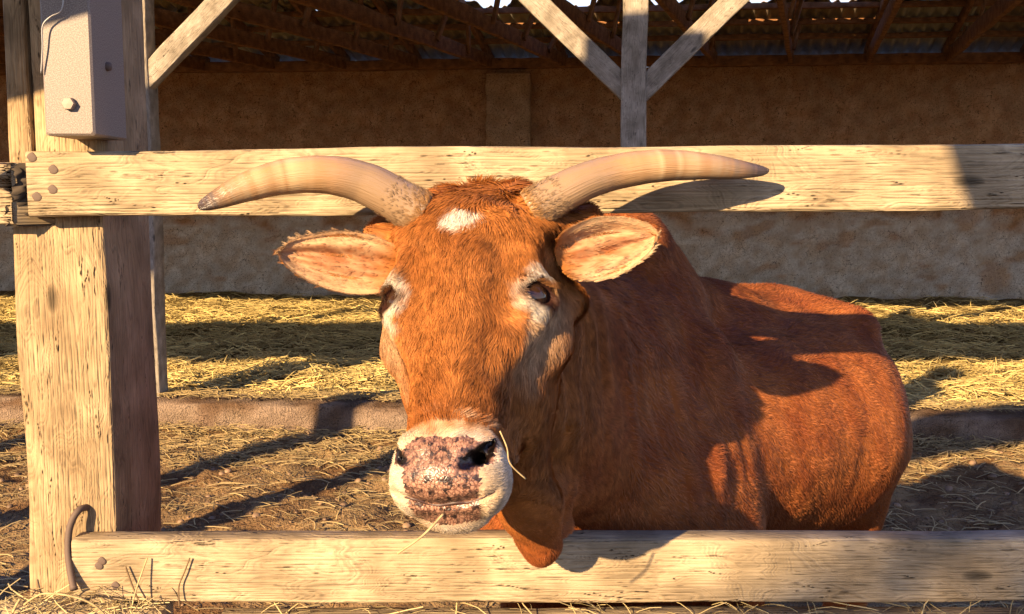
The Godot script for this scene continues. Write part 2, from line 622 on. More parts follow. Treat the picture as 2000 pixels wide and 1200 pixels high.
# ------------------------------------------------------------------ shed
func build_shed() -> void:
	# back wall: clay plaster above, remains of whitewash below; a sheet with thickness behind it
	var top := 2.90
	var wall := thing("clay_wall", "long cracked clay wall with pale whitewashed foot under the shed roof", "wall", barn(0, 0, 0))
	wall.rotation.y = BARN_YAW
	var face := sheet(420, 90, func(u, v):
		var x := lerpf(-12.0, 9.0, u)
		var y := lerpf(top, -0.1, v)
		var d := nb.get_noise_2d(x * 0.9, y * 0.9) * 0.05 + nb.get_noise_2d(x * 4.0, y * 4.0) * 0.018 + nc.get_noise_2d(x * 13.0, y * 13.0) * 0.006
		var n1 := nb.get_noise_2d(x * 1.1 + 20.0, y * 2.2)
		var n2 := nb.get_noise_2d(x * 5.0, y * 5.0 + 11.0)
		var clay := Color(0.50, 0.25, 0.115).lerp(Color(0.64, 0.37, 0.19), clampf(0.5 + n2, 0, 1))
		var lime := Color(0.80, 0.69, 0.56).lerp(Color(0.68, 0.52, 0.37), clampf(0.45 + n2 * 1.4, 0, 1))
		var k := clampf((1.22 - y + n1 * 0.45 + n2 * 0.16) / 0.25, 0, 1)
		var flake := clampf((n1 - 0.30) * 5.0, 0, 0.6) * (1.0 if y < 1.2 else 0.0)
		return [Vector3(x, y, 0.05 + d), clay.lerp(lime, k * (1.0 - flake))])
	put("plaster", face, M.wall, wall)
	var core := put("wall_core", box_mesh(Vector3(21.0, 2.88, 0.3), 0.01), M.curb, wall)
	core.position = Vector3(-1.5, 1.43, -0.25)
	var pier := sheet(16, 60, func(u, v):
		var a: float = u * 3.0
		var x := 0.0
		var z := 0.0
		if a < 0.4: x = -0.27; z = a / 0.4 * 0.17
		elif a > 2.6: x = 0.27; z = (3.0 - a) / 0.4 * 0.17
		else: x = lerpf(-0.265, 0.265, (a - 0.4) / 2.2); z = 0.17
		var y := lerpf(top - 0.08, -0.1, v)
		var w := nb.get_noise_3d(x * 5.0, y * 5.0, 3.0) * 0.02
		return [Vector3(x + w, y, 0.05 + z + w), Color(0.56, 0.33, 0.17).lerp(Color(0.66, 0.43, 0.24), clampf(0.5 + nb.get_noise_2d(x * 4.0, y * 4.0), 0, 1))])
	var pr := put("pier", pier, M.wall, wall)
	pr.position = Vector3(-0.03, 0, 0)
	var plate := beam("wall_plate", barn(-12.0, top + 0.05, 0.10), barn(9.0, top + 0.05, 0.10), 0.12, 0.16, barn(0, 0, 1) - barn(0, 0, 0), M.rafter, self, 71, 0.01)
	plate.name = numbered("wall_plate")
	tag(plate, "dark timber plate lying along the top of the clay wall", "beam")

	# kerb
	var kerb := sheet(240, 10, func(u, v):
		var x := lerpf(-7.0, 7.0, u)
		var prof := [Vector2(0.20, -0.03), Vector2(0.205, 0.0), Vector2(0.20, 0.13), Vector2(0.19, 0.185), Vector2(0.165, 0.20), Vector2(0.08, 0.202), Vector2(-0.06, 0.202), Vector2(-0.14, 0.20), Vector2(-0.16, 0.19), Vector2(-0.165, 0.1), Vector2(-0.165, -0.03)]
		var p: Vector2 = prof[10 - int(round(v * 10.0))]
		var w := nb.get_noise_2d(x * 3.0, v * 3.0) * 0.035 + nc.get_noise_2d(x * 11.0, v * 9.0) * 0.014
		var g := clampf(0.5 + nb.get_noise_2d(x * 2.0, v * 4.0 + 50.0) * 1.2, 0, 1)
		return [Vector3(x, p.y + w * 0.6, p.x + w), Color(0.19, 0.115, 0.07).lerp(Color(0.37, 0.27, 0.195), clampf(g * 1.3 + nc.get_noise_2d(x * 9.0, v * 20.0) * 0.5, 0, 1))])
	var kb := put("concrete_kerb", kerb, M.curb, self)
	kb.position = barn(0, -0.045, 7.1)
	kb.rotation.y = BARN_YAW
	tag(kb, "low worn concrete kerb between muddy yard and straw bedding", "kerb")

	# posts on the kerb with their braces
	var fwd := barn(0, 0, 1) - barn(0, 0, 0)
	var xs := [-4.40, -1.487, 1.29, 4.30]
	var said := ["weathered grey shed post with a single brace, behind the thick cream post", "weathered grey shed post behind the thick cream post", "weathered grey shed post with two braces forming a Y above the rail", "weathered grey shed post at the open end of the kerb"]
	for i in 4:
		var x: float = xs[i]
		var base := barn(x, 0.16, 7.1)
		var t := thing("shed_post", said[i], "post", base, "posts carrying the shed front")
		var s := beam("shaft", Vector3.ZERO, Vector3(0, 2.62, 0), 0.135, 0.13, fwd, M.weathered, t, 80 + i, 0.006)
		for sd in ([-1, 1] if i == 2 else [1]):
			var along := (barn(1, 0, 0) - barn(0, 0, 0)) * float(sd)
			var lowp := along * 0.07 + Vector3(0, 1.77 if i >= 2 else 1.86, 0) + fwd * 0.012
			var br := beam("brace", lowp + along * -0.05 + Vector3(0, -0.06, 0), lowp + along * 0.98 + Vector3(0, 0.93, 0), 0.115, 0.085, fwd, M.weathered, t, 90 + i * 3 + sd, 0.006)
	var fb := beam("eave_beam", barn(-12.0, 2.92, 7.1), barn(8.0, 2.92, 7.1), 0.22, 0.16, fwd, M.weathered, self, 99, 0.006)
	fb.name = numbered("eave_beam")
	tag(fb, "heavy eaves beam lying on top of the shed posts", "beam")

	# roof: corrugated sheets, each its own piece, on purlins and tie beams
	var along := barn(1, 0, 0) - barn(0, 0, 0)
	var heading := Vector3(-0.21, 0.30, 1.0)                     # up the back slope, towards the ridge
	var foot := barn(0, 3.035, -0.25)
	var roof := thing("shed_roof", "old corrugated roof seen from below with purlins and gaps to the sky", "roof", foot)
	var shades := [Color(0.60, 0.57, 0.47), Color(0.56, 0.46, 0.34), Color(0.64, 0.61, 0.53), Color(0.54, 0.43, 0.32)]
	var mats := []
	for c in shades:
		var m := plaster_mat(Color(c.r, c.g, c.b).linear_to_srgb(), 1.4, 0.4)
		m.vertex_color_use_as_albedo = false
		mats.append(m)
	var low_row := corrugated(1.02, 1.42, along, heading, true)
	var up_row := corrugated(1.02, 3.4, along, heading, false)
	for i in 24:
		var x := -12.8 + i * 0.95
		var o := put("sheet", low_row, mats[rng.randi() % 4], roof)
		o.position = along * x + Vector3(0, rng.randf_range(-0.006, 0.006) + (i % 2) * 0.008, 0)
		if x > -0.6 and x < 4.2 and i % 4 != 3:
			o = put("sheet", up_row, mats[rng.randi() % 4], roof)     # a gap is left here: the sky shows
			o.position = along * x + heading * 1.84 + Vector3(0, 0.03 + (i % 2) * 0.008, 0)
			continue
		o = put("sheet", up_row, mats[rng.randi() % 4], roof)
		o.position = along * x + heading * (1.75 if (x > -0.6 and x < 4.2) else 1.25) + Vector3(0, 0.03 + (i % 2) * 0.008, 0)
	# the front slope, from the ridge down to the eaves
	var front := corrugated(1.02, 4.1, along, Vector3(-0.21, -0.22, 1.0), false)
	for i in 24:
		var o := put("sheet", front, mats[rng.randi() % 4], roof)
		o.position = along * (-12.8 + i * 0.95) + heading * 4.6 + Vector3(0, 0.06 + (i % 2) * 0.008, 0)
	for k in 8:
		var t: float = [0.70, 1.06, 1.42, 2.3, 2.9, 3.5, 4.1, 4.55][k]
		var a := along * -12.4 + heading * t + Vector3(0, -0.075, 0)
		beam("purlin", a, a + along * 21.6, 0.06, 0.07, fwd, M.rafter, roof, 110 + k, 0.008)
	for k in 5:
		var a := along * -12.4 + heading * 4.6 + Vector3(-0.21, -0.22, 1.0) * (0.4 + k * 0.85) + Vector3(0, -0.075, 0)
		beam("purlin", a, a + along * 21.6, 0.06, 0.07, fwd, M.rafter, roof, 120 + k, 0.008)
	# trusses, one above each landing on the plate
	for i in 17:
		var x := -7.45 + i * 0.90
		var land := barn(x, 2.96, 0.1)
		var tr := thing("roof_truss", "dark brown timber truss resting on the clay wall under the corrugated sheets", "truss", land, "trusses of the shed roof")
		var dirb := Vector3(-0.29, -0.02, 1.0)
		beam("tie_beam", Vector3(0.02, 0.02, -0.05), dirb * 6.9, 0.15, 0.05, Vector3(1, 0, 0.3), M.rafter, tr, 130 + i, 0.008)
		beam("rafter", Vector3(0.0, 0.06, -0.1), heading * 4.5 + Vector3(0.0, 0.0, 0), 0.11, 0.05, Vector3(1, 0, 0.3), M.rafter, tr, 150 + i, 0.008)
		for k in 3:
			var t := 0.9 + k * 1.05 + rng.randf_range(-0.1, 0.1)
			var lo: Vector3 = dirb * t
			var hi: Vector3 = heading * (t + rng.randf_range(-0.25, 0.35))
			beam("strut", lo + Vector3(0.045, 0.02, 0), hi + Vector3(0.045, 0.02, 0), 0.07, 0.035, Vector3(1, 0, 0.3), M.rafter, tr, 170 + i * 3 + k, 0.006)

func corrugated(wide: float, length: float, along: Vector3, dir: Vector3, fray: bool) -> ArrayMesh:
	var nu := 84
	var nv := 10
	var nrm := dir.normalized().cross(along).normalized()
	if nrm.y < 0: nrm = -nrm
	var st := SurfaceTool.new()
	st.begin(Mesh.PRIMITIVE_TRIANGLES)
	for lay in 2:
		for j in nv + 1:
			for i in nu + 1:
				var x := float(i) / nu * wide
				var t := float(j) / nv * length
				if fray and j == nv: t += 0.12 * sin(x * 9.0) + 0.10 * na.get_noise_1d(x * 300.0)
				var w := sin(x / 0.146 * TAU) * 0.024
				st.set_smooth_group(lay)
				st.add_vertex(along * x + dir * t + nrm * (w - lay * 0.006))
	var row := nu + 1
	for lay in 2:
		var b0 := lay * row * (nv + 1)
		for j in nv:
			for i in nu:
				var a := b0 + j * row + i
				var q := [a, a + 1, a + row, a + 1, a + row + 1, a + row] if lay == 0 else [a, a + row, a + 1, a + 1, a + row, a + row + 1]
				for v in q: st.add_index(v)
	var off := row * (nv + 1)
	for i in nu:                                                   # close the two wavy ends
		for j in [0, nv]:
			var a: int = j * row + i
			for v in [a, a + off, a + 1, a + 1, a + off, a + off + 1]: st.add_index(v)
	st.generate_normals()
	return st.commit()

# ------------------------------------------------------------------ what stands on this side of the fence and shades it
func build_alley() -> void:
	var can := thing("feed_canopy", "plank canopy roof over the feeding alley outside the fence", "canopy", Vector3(0, 3.92, -1.5))
	for k in 15:
		var z := 0.07 + k * 0.152
		beam("plank", Vector3(-14.0, 0.0, z), Vector3(5.0, 0.0, z), 0.148, 0.03, Vector3(0, 1, 0), M.old, can, 200 + k, 0.004)
	for x in [-8.0, -5.2, -2.95]:
		beam("joist", Vector3(x, -0.06, 0.0), Vector3(x, -0.06, 2.3), 0.09, 0.06, Vector3(1, 0, 0), M.old, can, 220, 0.004)
	for k in 6:                                                       # small gable on the canopy, boarded upright
		var x := -2.63 + k * 0.17
		var h := 0.34 - absf(k - 2.5) * 0.11
		beam("gable_board", Vector3(x, 0.02, 0.06), Vector3(x, h, 0.06), 0.165, 0.025, Vector3(0, 0, 1), M.old, can, 240 + k, 0.003)
	var where := ["farthest along the snapped rail", "second from the far end", "third from the far end", "closest to the thick post"]
	for i in 4:
		var t := thing("canopy_post", "square timber post of the alley canopy, " + where[i], "post", Vector3([-8.2, -5.3, -3.75, -2.9][i], 0, -1.68), "posts of the canopy")
		beam("shaft", Vector3.ZERO, Vector3(0, 3.82, 0), 0.15, 0.15, Vector3(0, 0, 1), M.post, t, 230, 0.005)
	var kn := beam("knee_brace", Vector3(-1.988, 1.83, -0.76), Vector3(-0.257, 2.323, -0.76), 0.30, 0.05, Vector3(0, 0, 1), M.old, self, 250, 0.004)
	kn.name = numbered("knee_brace")
	tag(kn, "wide plank slanting up across the alley to the canopy post", "brace")
	var lean := beam("leaning_plank", Vector3(-0.296, 1.237, 0.64), Vector3(-1.0, 3.0, 0.64), 0.22, 0.05, Vector3(0, 0, 1), M.old, self, 251, 0.004)
	lean.name = numbered("leaning_plank")
	tag(lean, "wide plank leaning against the edge of the alley canopy", "plank")
	# a young tree farther off; its loose crown thins the sunlight on the far half of the lower rail
	var tree := thing("young_tree", "slender young tree with a loose crown beyond the feeding alley", "tree", Vector3(-5.46, 0, 8.0))
	put("trunk", tube(spline([Vector3(0, -0.1, 0), Vector3(0.03, 1.2, 0), Vector3(-0.02, 2.6, 0.02), Vector3(0.02, 4.5, 0)], 6), spline([0.07, 0.055, 0.04, 0.012], 6), 10), M.old, tree)
	for k in 7:
		var y := 2.95 + k * 0.26
		var an := k * 2.4
		put("limb", tube([Vector3(0, y, 0), Vector3(cos(an) * 0.3, y + 0.22, sin(an) * 0.3), Vector3(cos(an) * 0.55, y + 0.5, sin(an) * 0.55)], [0.018, 0.012, 0.005], 7), M.old, tree)
	var leaf := SurfaceTool.new()
	leaf.begin(Mesh.PRIMITIVE_TRIANGLES)
	for v in [Vector3(0, 0, 0), Vector3(0.03, 0.004, 0.025), Vector3(0.09, 0, 0), Vector3(0, 0, 0), Vector3(0.09, 0, 0), Vector3(0.03, 0.004, -0.025)]:
		leaf.set_color(Color.WHITE)
		leaf.add_vertex(v)
	leaf.generate_normals()
	var n := 3400
	var buf := PackedFloat32Array()
	buf.resize(n * 16)
	for i in n:
		var d := Vector3(rng.randfn(), rng.randfn(), rng.randfn()).normalized() * pow(rng.randf(), 0.4)
		var p := Vector3(d.x * 0.98, 4.38 + d.y * 1.0, d.z * 0.8)
		var g := rng.randf_range(0.7, 1.2)
		set_inst(buf, i, p, Vector3(rng.randf_range(-1, 1), 0.7, rng.randf_range(-1, 1)).normalized(), rng.randf() * TAU, rng.randf_range(1.0, 1.8), Color(0.10 * g, 0.09 * g, 0.03 * g))
	var cr := scatter("crown", leaf.commit(), M.straw, buf, n, tree)
	cr.set_meta("kind", "stuff")

# ------------------------------------------------------------------ fence
func nail(at: Vector3, r: float, parent: Node) -> void:
	var o := put("nail", lathe([Vector2(0.0001, 0.0022), Vector2(r * 0.5, 0.0021), Vector2(r * 0.85, 0.0019), Vector2(r * 0.95, 0.0014), Vector2(r, 0.0), Vector2(r, -0.01)], 14, 0.3), M.rust, parent)
	o.position = at

func build_fence() -> void:
	var face := Vector3(0, 0, 1)
	# thick post
	var post := thing("thick_timber_post", "thick cream timber post with a deep split carrying both rails", "post", Vector3(-0.7075, 0, -1.705))
	beam("shaft", Vector3(0, 0, 0), Vector3(0, 1.36, 0), 0.146, 0.205, face, M.post, post, 301, 0.006)
	beam("upper_shaft", Vector3(0.0205, 1.355, 0), Vector3(0.0185, 2.6, 0), 0.105, 0.204, face, M.post, post, 304, 0.005)
	beam("split_sliver", Vector3(-0.0545, 1.345, 0.001), Vector3(-0.0565, 2.6, 0), 0.036, 0.202, face, M.post, post, 307, 0.005)
	# steel column end bolted to it
	var col := thing("steel_column", "bare steel column end bolted to the front of the thick post", "column", Vector3(-0.64, 1.392, -1.55))
	var cb := put("column_box", box_mesh(Vector3(0.072, 0.9, 0.125), 0.003), M.steel, col)
	cb.position = Vector3(0, 0.45, -0.0125)
	var bolt := put("bolt", lathe([Vector2(0.0001, 0.009), Vector2(0.0085, 0.0085), Vector2(0.0095, 0.007), Vector2(0.0095, 0.0), Vector2(0.0095, -0.01)], 6, 0.0, true), M.bolt, col)
	bolt.position = Vector3(0.002, 0.045, 0.0505)
	bolt = put("bolt", lathe([Vector2(0.0001, 0.006), Vector2(0.006, 0.005), Vector2(0.007, 0.0), Vector2(0.007, -0.01)], 10), M.rust, col)
	bolt.position = Vector3(0.0365, 0.105, -0.005)
	bolt.rotation.y = PI / 2
	var wire := put("thin_wire", tube(spline([Vector3(-0.634, 1.66, -1.492), Vector3(-0.636, 1.60, -1.491), Vector3(-0.640, 1.568, -1.490), Vector3(-0.656, 1.558, -1.489), Vector3(-0.668, 1.545, -1.490), Vector3(-0.671, 1.515, -1.493), Vector3(-0.676, 1.48, -1.496)], 6), spline_const(37, 0.0011), 6), plain(lin(0.35, 0.33, 0.31), 0.45, 0.7), self)
	tag(wire, "thin bent wire hanging over the steel column", "wire")

	# rails
	var tr := beam("top_rail", Vector3(-0.734, 1.323, -1.583), Vector3(1.75, 1.340, -1.583), 0.100, 0.046, face, M.rail, self, 311, 0.0045)
	tr.name = numbered("top_rail")
	tag(tr, "cream top rail nailed to the thick post behind the horns", "rail")
	for p in [[78, 310], [118, 333], [115, 371], [84, 385]]:
		var n := Vector3((p[0] - 1000) / 2000.0 * 1.553, 0, 0)
		nail(tr.transform.affine_inverse() * Vector3(n.x * 1.012, 1.3 + (390.0 - p[1]) / 2000.0 * 1.56 * 1.01, -1.56), 0.0075, tr)
	var stub := beam("broken_rail", Vector3(-1.9, 1.308, -1.585), Vector3(-0.707, 1.308, -1.585), 0.094, 0.044, face, M.rail, self, 313, 0.0045, [0.0, 0.0], [0.055, 0.0])
	stub.name = numbered("broken_rail")
	tag(stub, "snapped rail with a dark torn end beside the top rail", "rail")
	# the torn end: a ragged slope of splinters
	var torn := sheet(10, 16, func(u, v):
		var y := lerpf(0.047, -0.049, v)
		var jag := na.get_noise_2d(u * 300.0, v * 600.0) * 0.014
		var x: float = 1.193 - 0.062 * (1.0 - u) + 0.01 * sin(v * 5.0) + jag * (1.0 - 0.5 * u) + 0.006
		return [Vector3(x, y, 0.0235 - u * 0.045 + na.get_noise_2d(u * 300.0 + 90.0, v * 500.0) * 0.006), Color.WHITE])
	put("torn_end", torn, M.torn, stub)
	var lr := beam("lower_rail", Vector3(-0.692, 0.7165, -1.585), Vector3(1.75, 0.7175, -1.585), 0.104, 0.05, face, M.rail, self, 317, 0.004)
	lr.name = numbered("lower_rail")
	tag(lr, "cream lower rail under the cow's dewlap with wavy grain", "rail")
	for p in [Vector3(0.047, 0.018, 0.026), Vector3(0.042, 0.010, 0.026), Vector3(0.067, -0.022, 0.026)]: nail(p, 0.0065, lr)
	var b1 := beam("trough_board", Vector3(-1.4, 0.585, -1.56), Vector3(-0.545, 0.592, -1.56), 0.14, 0.06, face, M.rail, self, 321, 0.005)
	b1.name = numbered("trough_board")
	tag(b1, "short cream board under the thick post covered in loose straw", "board")
	var b2 := beam("trough_board", Vector3(-0.46, 0.578, -1.56), Vector3(1.75, 0.58, -1.56), 0.14, 0.06, face, M.rail, self, 323, 0.005)
	b2.name = numbered("trough_board")
	tag(b2, "long grey board running below the lower rail", "board")
	# bent pipe stub
	var hook := thing("bent_pipe", "bent rusty pipe sticking out of a split in the thick post", "pipe", Vector3(-0.69, 0.745, -1.585))
	var path := spline([Vector3(0.010, 0.060, -0.03), Vector3(0.002, 0.064, 0.002), Vector3(-0.009, 0.040, 0.012), Vector3(-0.010, 0.006, 0.020), Vector3(-0.004, -0.022, 0.030), Vector3(0.006, -0.050, 0.042)], 6)
	put("pipe_wall", tube(path, spline_const(path.size(), 0.0055), 12, [], false), M.rust, hook)
	var lip := put("pipe_mouth", lathe([Vector2(0.0001, -0.012), Vector2(0.0042, -0.012), Vector2(0.0045, 0.001), Vector2(0.0060, 0.001), Vector2(0.0060, -0.004)], 12), M.rust, hook)
	lip.position = Vector3(0.0062, -0.0505, 0.0423)
	lip.rotation = Basis.looking_at(-Vector3(0.25, -0.85, 0.45), Vector3.RIGHT).get_euler()

func spline_const(n: int, r: float) -> Array:
	var a := []
	for i in n: a.append(r)
	return a

# ------------------------------------------------------------------ the cow
var head_xf: Transform3D
var head_inv: Transform3D
var horns := []

func smin(a: float, b: float, k: float) -> float:
	var h := maxf(k - absf(a - b), 0.0) / k
	return minf(a, b) - h * h * k * 0.25

func smax(a: float, b: float, k: float) -> float:
	var h := maxf(k - absf(a - b), 0.0) / k
	return maxf(a, b) + h * h * k * 0.25

func cap(p: Vector3, a: Vector3, b: Vector3, ra: float, rb: float) -> float:
	var ba := b - a
	var t := clampf((p - a).dot(ba) / ba.length_squared(), 0.0, 1.0)
	return (p - a - ba * t).length() - lerpf(ra, rb, t)

func ell(p: Vector3, c: Vector3, r: Vector3) -> float:
	var q := (p - c) / r
	var k0 := q.length()
	var k1 := (q / r).length()
	return k0 * (k0 - 1.0) / maxf(k1, 1e-5)

func sdf_head(p: Vector3) -> float:
	var q := head_inv * p
	var m := Vector3(absf(q.x), q.y, q.z)
	var d := cap(m, Vector3(0, 0.02, -0.085), Vector3(0, -0.205, -0.070), 0.077, 0.054)  # nose bridge and face
	d = smin(d, cap(m, Vector3(0, -0.02, -0.045), Vector3(0, -0.20, -0.047), 0.046, 0.044), 0.03)
	d = smin(d, ell(m, Vector3(0.060, -0.040, -0.150), Vector3(0.050, 0.100, 0.075)), 0.03)  # masseter
	d = smin(d, cap(m, Vector3(0.045, -0.04, -0.20), Vector3(0.025, -0.22, -0.125), 0.045, 0.030), 0.03)  # jaw
	if q.y > -0.19:
		d = smin(d, ell(m, Vector3(0, 0.075, -0.100), Vector3(0.128, 0.118, 0.095)), 0.03)          # cranium
		d = smin(d, ell(m, Vector3(0, 0.03, -0.06), Vector3(0.114, 0.15, 0.058)), 0.03)  # forehead plate
		d = smin(d, cap(m, Vector3(0.045, 0.155, -0.085), Vector3(0.062, 0.145, -0.10), 0.042, 0.045), 0.025)  # poll
		d = smin(d, ell(m, Vector3(0.082, 0.004, -0.056), Vector3(0.036, 0.040, 0.038)), 0.025)  # orbit
		d = smin(d, cap(m, Vector3(0.098, 0.03, -0.125), Vector3(0.100, -0.03, -0.125), 0.034, 0.034), 0.03)  # cheekbone
		d = smax(d, -cap(m, Vector3(0.066, 0.055, 0.008), Vector3(0.057, -0.115, 0.002), 0.023, 0.018), 0.02)  # furrow inside the brow
		var e := m - Vector3(0.106, -0.003, -0.030)
		d = smax(d, -ell(Vector3(e.x * 0.70 - e.z * 0.714, e.y, e.x * 0.714 + e.z * 0.70), Vector3.ZERO, Vector3(0.0255, 0.0165, 0.022)), 0.006)
		d = smax(d, -ell(m, Vector3(0.128, 0.065, -0.060), Vector3(0.030, 0.045, 0.035)), 0.03)   # hollow of the temple
		d = smin(d, cap(m, Vector3(0.080, 0.0180, -0.022), Vector3(0.110, 0.0165, -0.046), 0.0070, 0.006), 0.008)   # upper lid
		d = smax(d, -cap(m, Vector3(0, 0.215, -0.05), Vector3(0, 0.185, -0.10), 0.012, 0.012), 0.03)
		d = smin(d, cap(m, Vector3(0.085, 0.125, -0.105), Vector3(0.130, 0.142, -0.11), 0.040, 0.034), 0.02)   # where the horns and ears grow
		d = smin(d, cap(m, Vector3(0.095, 0.045, -0.135), Vector3(0.125, 0.045, -0.14), 0.034, 0.026), 0.02)
	if q.y < -0.12:
		d = smin(d, ell(m, Vector3(0, -0.252, -0.064), Vector3(0.064, 0.048, 0.056)), 0.025)  # muzzle
		d = smin(d, ell(m, Vector3(0.041, -0.257, -0.058), Vector3(0.032, 0.042, 0.048)), 0.02)
		d = smin(d, ell(m, Vector3(0, -0.262, -0.036), Vector3(0.050, 0.036, 0.040)), 0.015)  # nose pad
		d = smin(d, cap(m, Vector3(0.020, -0.236, -0.012), Vector3(0.046, -0.226, -0.026), 0.014, 0.014), 0.018)  # nostril wings
		d = smin(d, ell(m, Vector3(0, -0.286, -0.090), Vector3(0.046, 0.024, 0.034)), 0.008)  # lower lip and chin
		var seam := (q.y + 0.288 + 0.35 * (q.z + 0.06) - m.x * m.x * 4.0) / 0.0050
		d += 0.0075 * exp(-seam * seam) * clampf((0.066 - m.x) / 0.01, 0, 1) * clampf((q.z + 0.11) / 0.02, 0, 1)     # the mouth
		d = smax(d, -nostril(q), 0.006)
	return d

func nostril(q: Vector3) -> float:
	var m := Vector3(absf(q.x) - (0.0 if q.x > 0.0 else 0.010), q.y, q.z)
	var d := cap(m, Vector3(0.030, -0.260, 0.000), Vector3(0.049, -0.244, -0.012), 0.0065, 0.0085)
	d = smin(d, cap(m, Vector3(0.049, -0.244, -0.012), Vector3(0.054, -0.224, -0.024), 0.0085, 0.005), 0.006)
	return smin(d, cap(m, Vector3(0.042, -0.250, -0.010), Vector3(0.044, -0.235, -0.05), 0.007, 0.007), 0.005) + (0.0 if q.x > 0.0 else 0.0035)

func sdf_neck(p: Vector3) -> float:
	var d := cap(p, Vector3(0.26, 0.79, -2.05), Vector3(0.66, 0.775, -2.42), 0.235, 0.275)             # barrel
	d = smin(d, ell(p, Vector3(0.17, 0.74, -1.90), Vector3(0.245, 0.26, 0.20)), 0.08)                 # brisket
	d = smin(d, cap(p, Vector3(0.25, 1.05, -2.08), Vector3(0.215, 1.185, -2.03), 0.14, 0.105), 0.05)  # hump
	d = smin(d, cap(p, Vector3(-0.035, 1.13, -1.50), Vector3(0.14, 0.98, -1.95), 0.095, 0.20), 0.06)   # neck
	d = smin(d, cap(p, Vector3(-0.02, 1.02, -1.46), Vector3(0.11, 0.85, -1.82), 0.072, 0.17), 0.06)
	if p.z > -1.9:
		d = smin(d, cap(p, Vector3(0.0, 0.98, -1.42), Vector3(0.022, 0.85, -1.455), 0.050, 0.036), 0.03)   # dewlap
		d = smin(d, cap(p, Vector3(0.022, 0.86, -1.455), Vector3(0.046, 0.790, -1.485), 0.040, 0.034), 0.02)
		d = smin(d, cap(p, Vector3(0.045, 0.772, -1.488), Vector3(0.082, 0.80, -1.525), 0.020, 0.010), 0.012)
		d = smin(d, cap(p, Vector3(0.03, 0.86, -1.46), Vector3(0.10, 0.84, -1.72), 0.030, 0.07), 0.04)
	return d

func sdf_body(p: Vector3) -> float:
	var d := sdf_neck(p)
	if p.y > 0.6:
		d = smin(d, cap(p, Vector3(0.25, 1.12, -2.10), Vector3(0.46, 1.02, -2.32), 0.085, 0.075), 0.09)
		d = smin(d, cap(p, Vector3(0.46, 1.01, -2.32), Vector3(0.72, 0.985, -2.62), 0.075, 0.085), 0.09)   # spine
		d = smin(d, cap(p, Vector3(0.57, 1.035, -2.56), Vector3(0.80, 1.0, -2.38), 0.050, 0.050), 0.05)    # hips
	d = smin(d, cap(p, Vector3(0.33, 0.96, -2.00), Vector3(0.375, 0.62, -1.95), 0.115, 0.125), 0.035)       # shoulder
	if p.y < 1.0:
		for s in 2:
			if p.z > -2.24:
				var x := 0.06 + 0.31 * s
				d = smin(d, cap(p, Vector3(x, 0.62, -1.97), Vector3(x - 0.01, 0.36, -1.95), 0.10, 0.052), 0.05)
				d = smin(d, cap(p, Vector3(x - 0.01, 0.36, -1.95), Vector3(x - 0.01, 0.05, -1.97), 0.052, 0.036), 0.03)
				d = smin(d, cap(p, Vector3(x - 0.01, 0.06, -1.96), Vector3(x - 0.01, 0.03, -1.93), 0.045, 0.045), 0.02)
			var h := Vector3(0.60 + 0.20 * s, 0, -2.66 + 0.20 * s)
			d = smin(d, cap(p, h + Vector3(0, 0.70, 0), h + Vector3(0.05, 0.40, -0.08), 0.16, 0.065), 0.06)
			d = smin(d, cap(p, h + Vector3(0.05, 0.40, -0.08), h + Vector3(0.05, 0.05, -0.05), 0.06, 0.038), 0.03)
			d = smin(d, cap(p, h + Vector3(0.05, 0.06, -0.04), h + Vector3(0.05, 0.03, -0.01), 0.046, 0.046), 0.02)
	if p.z < -2.4: d = smin(d, cap(p, Vector3(0.78, 0.98, -2.70), Vector3(0.84, 0.55, -2.86), 0.035, 0.02), 0.04)     # tail
	return d

var front_half := true
func sdf(p: Vector3) -> float:
	if not front_half: return sdf_body(p)
	var hd := (head_inv * p - Vector3(0, -0.05, -0.08)).length() - 0.34
	if hd > 0.05: return minf(sdf_neck(p), hd)
	return smin(sdf_head(p), sdf_neck(p), 0.035)

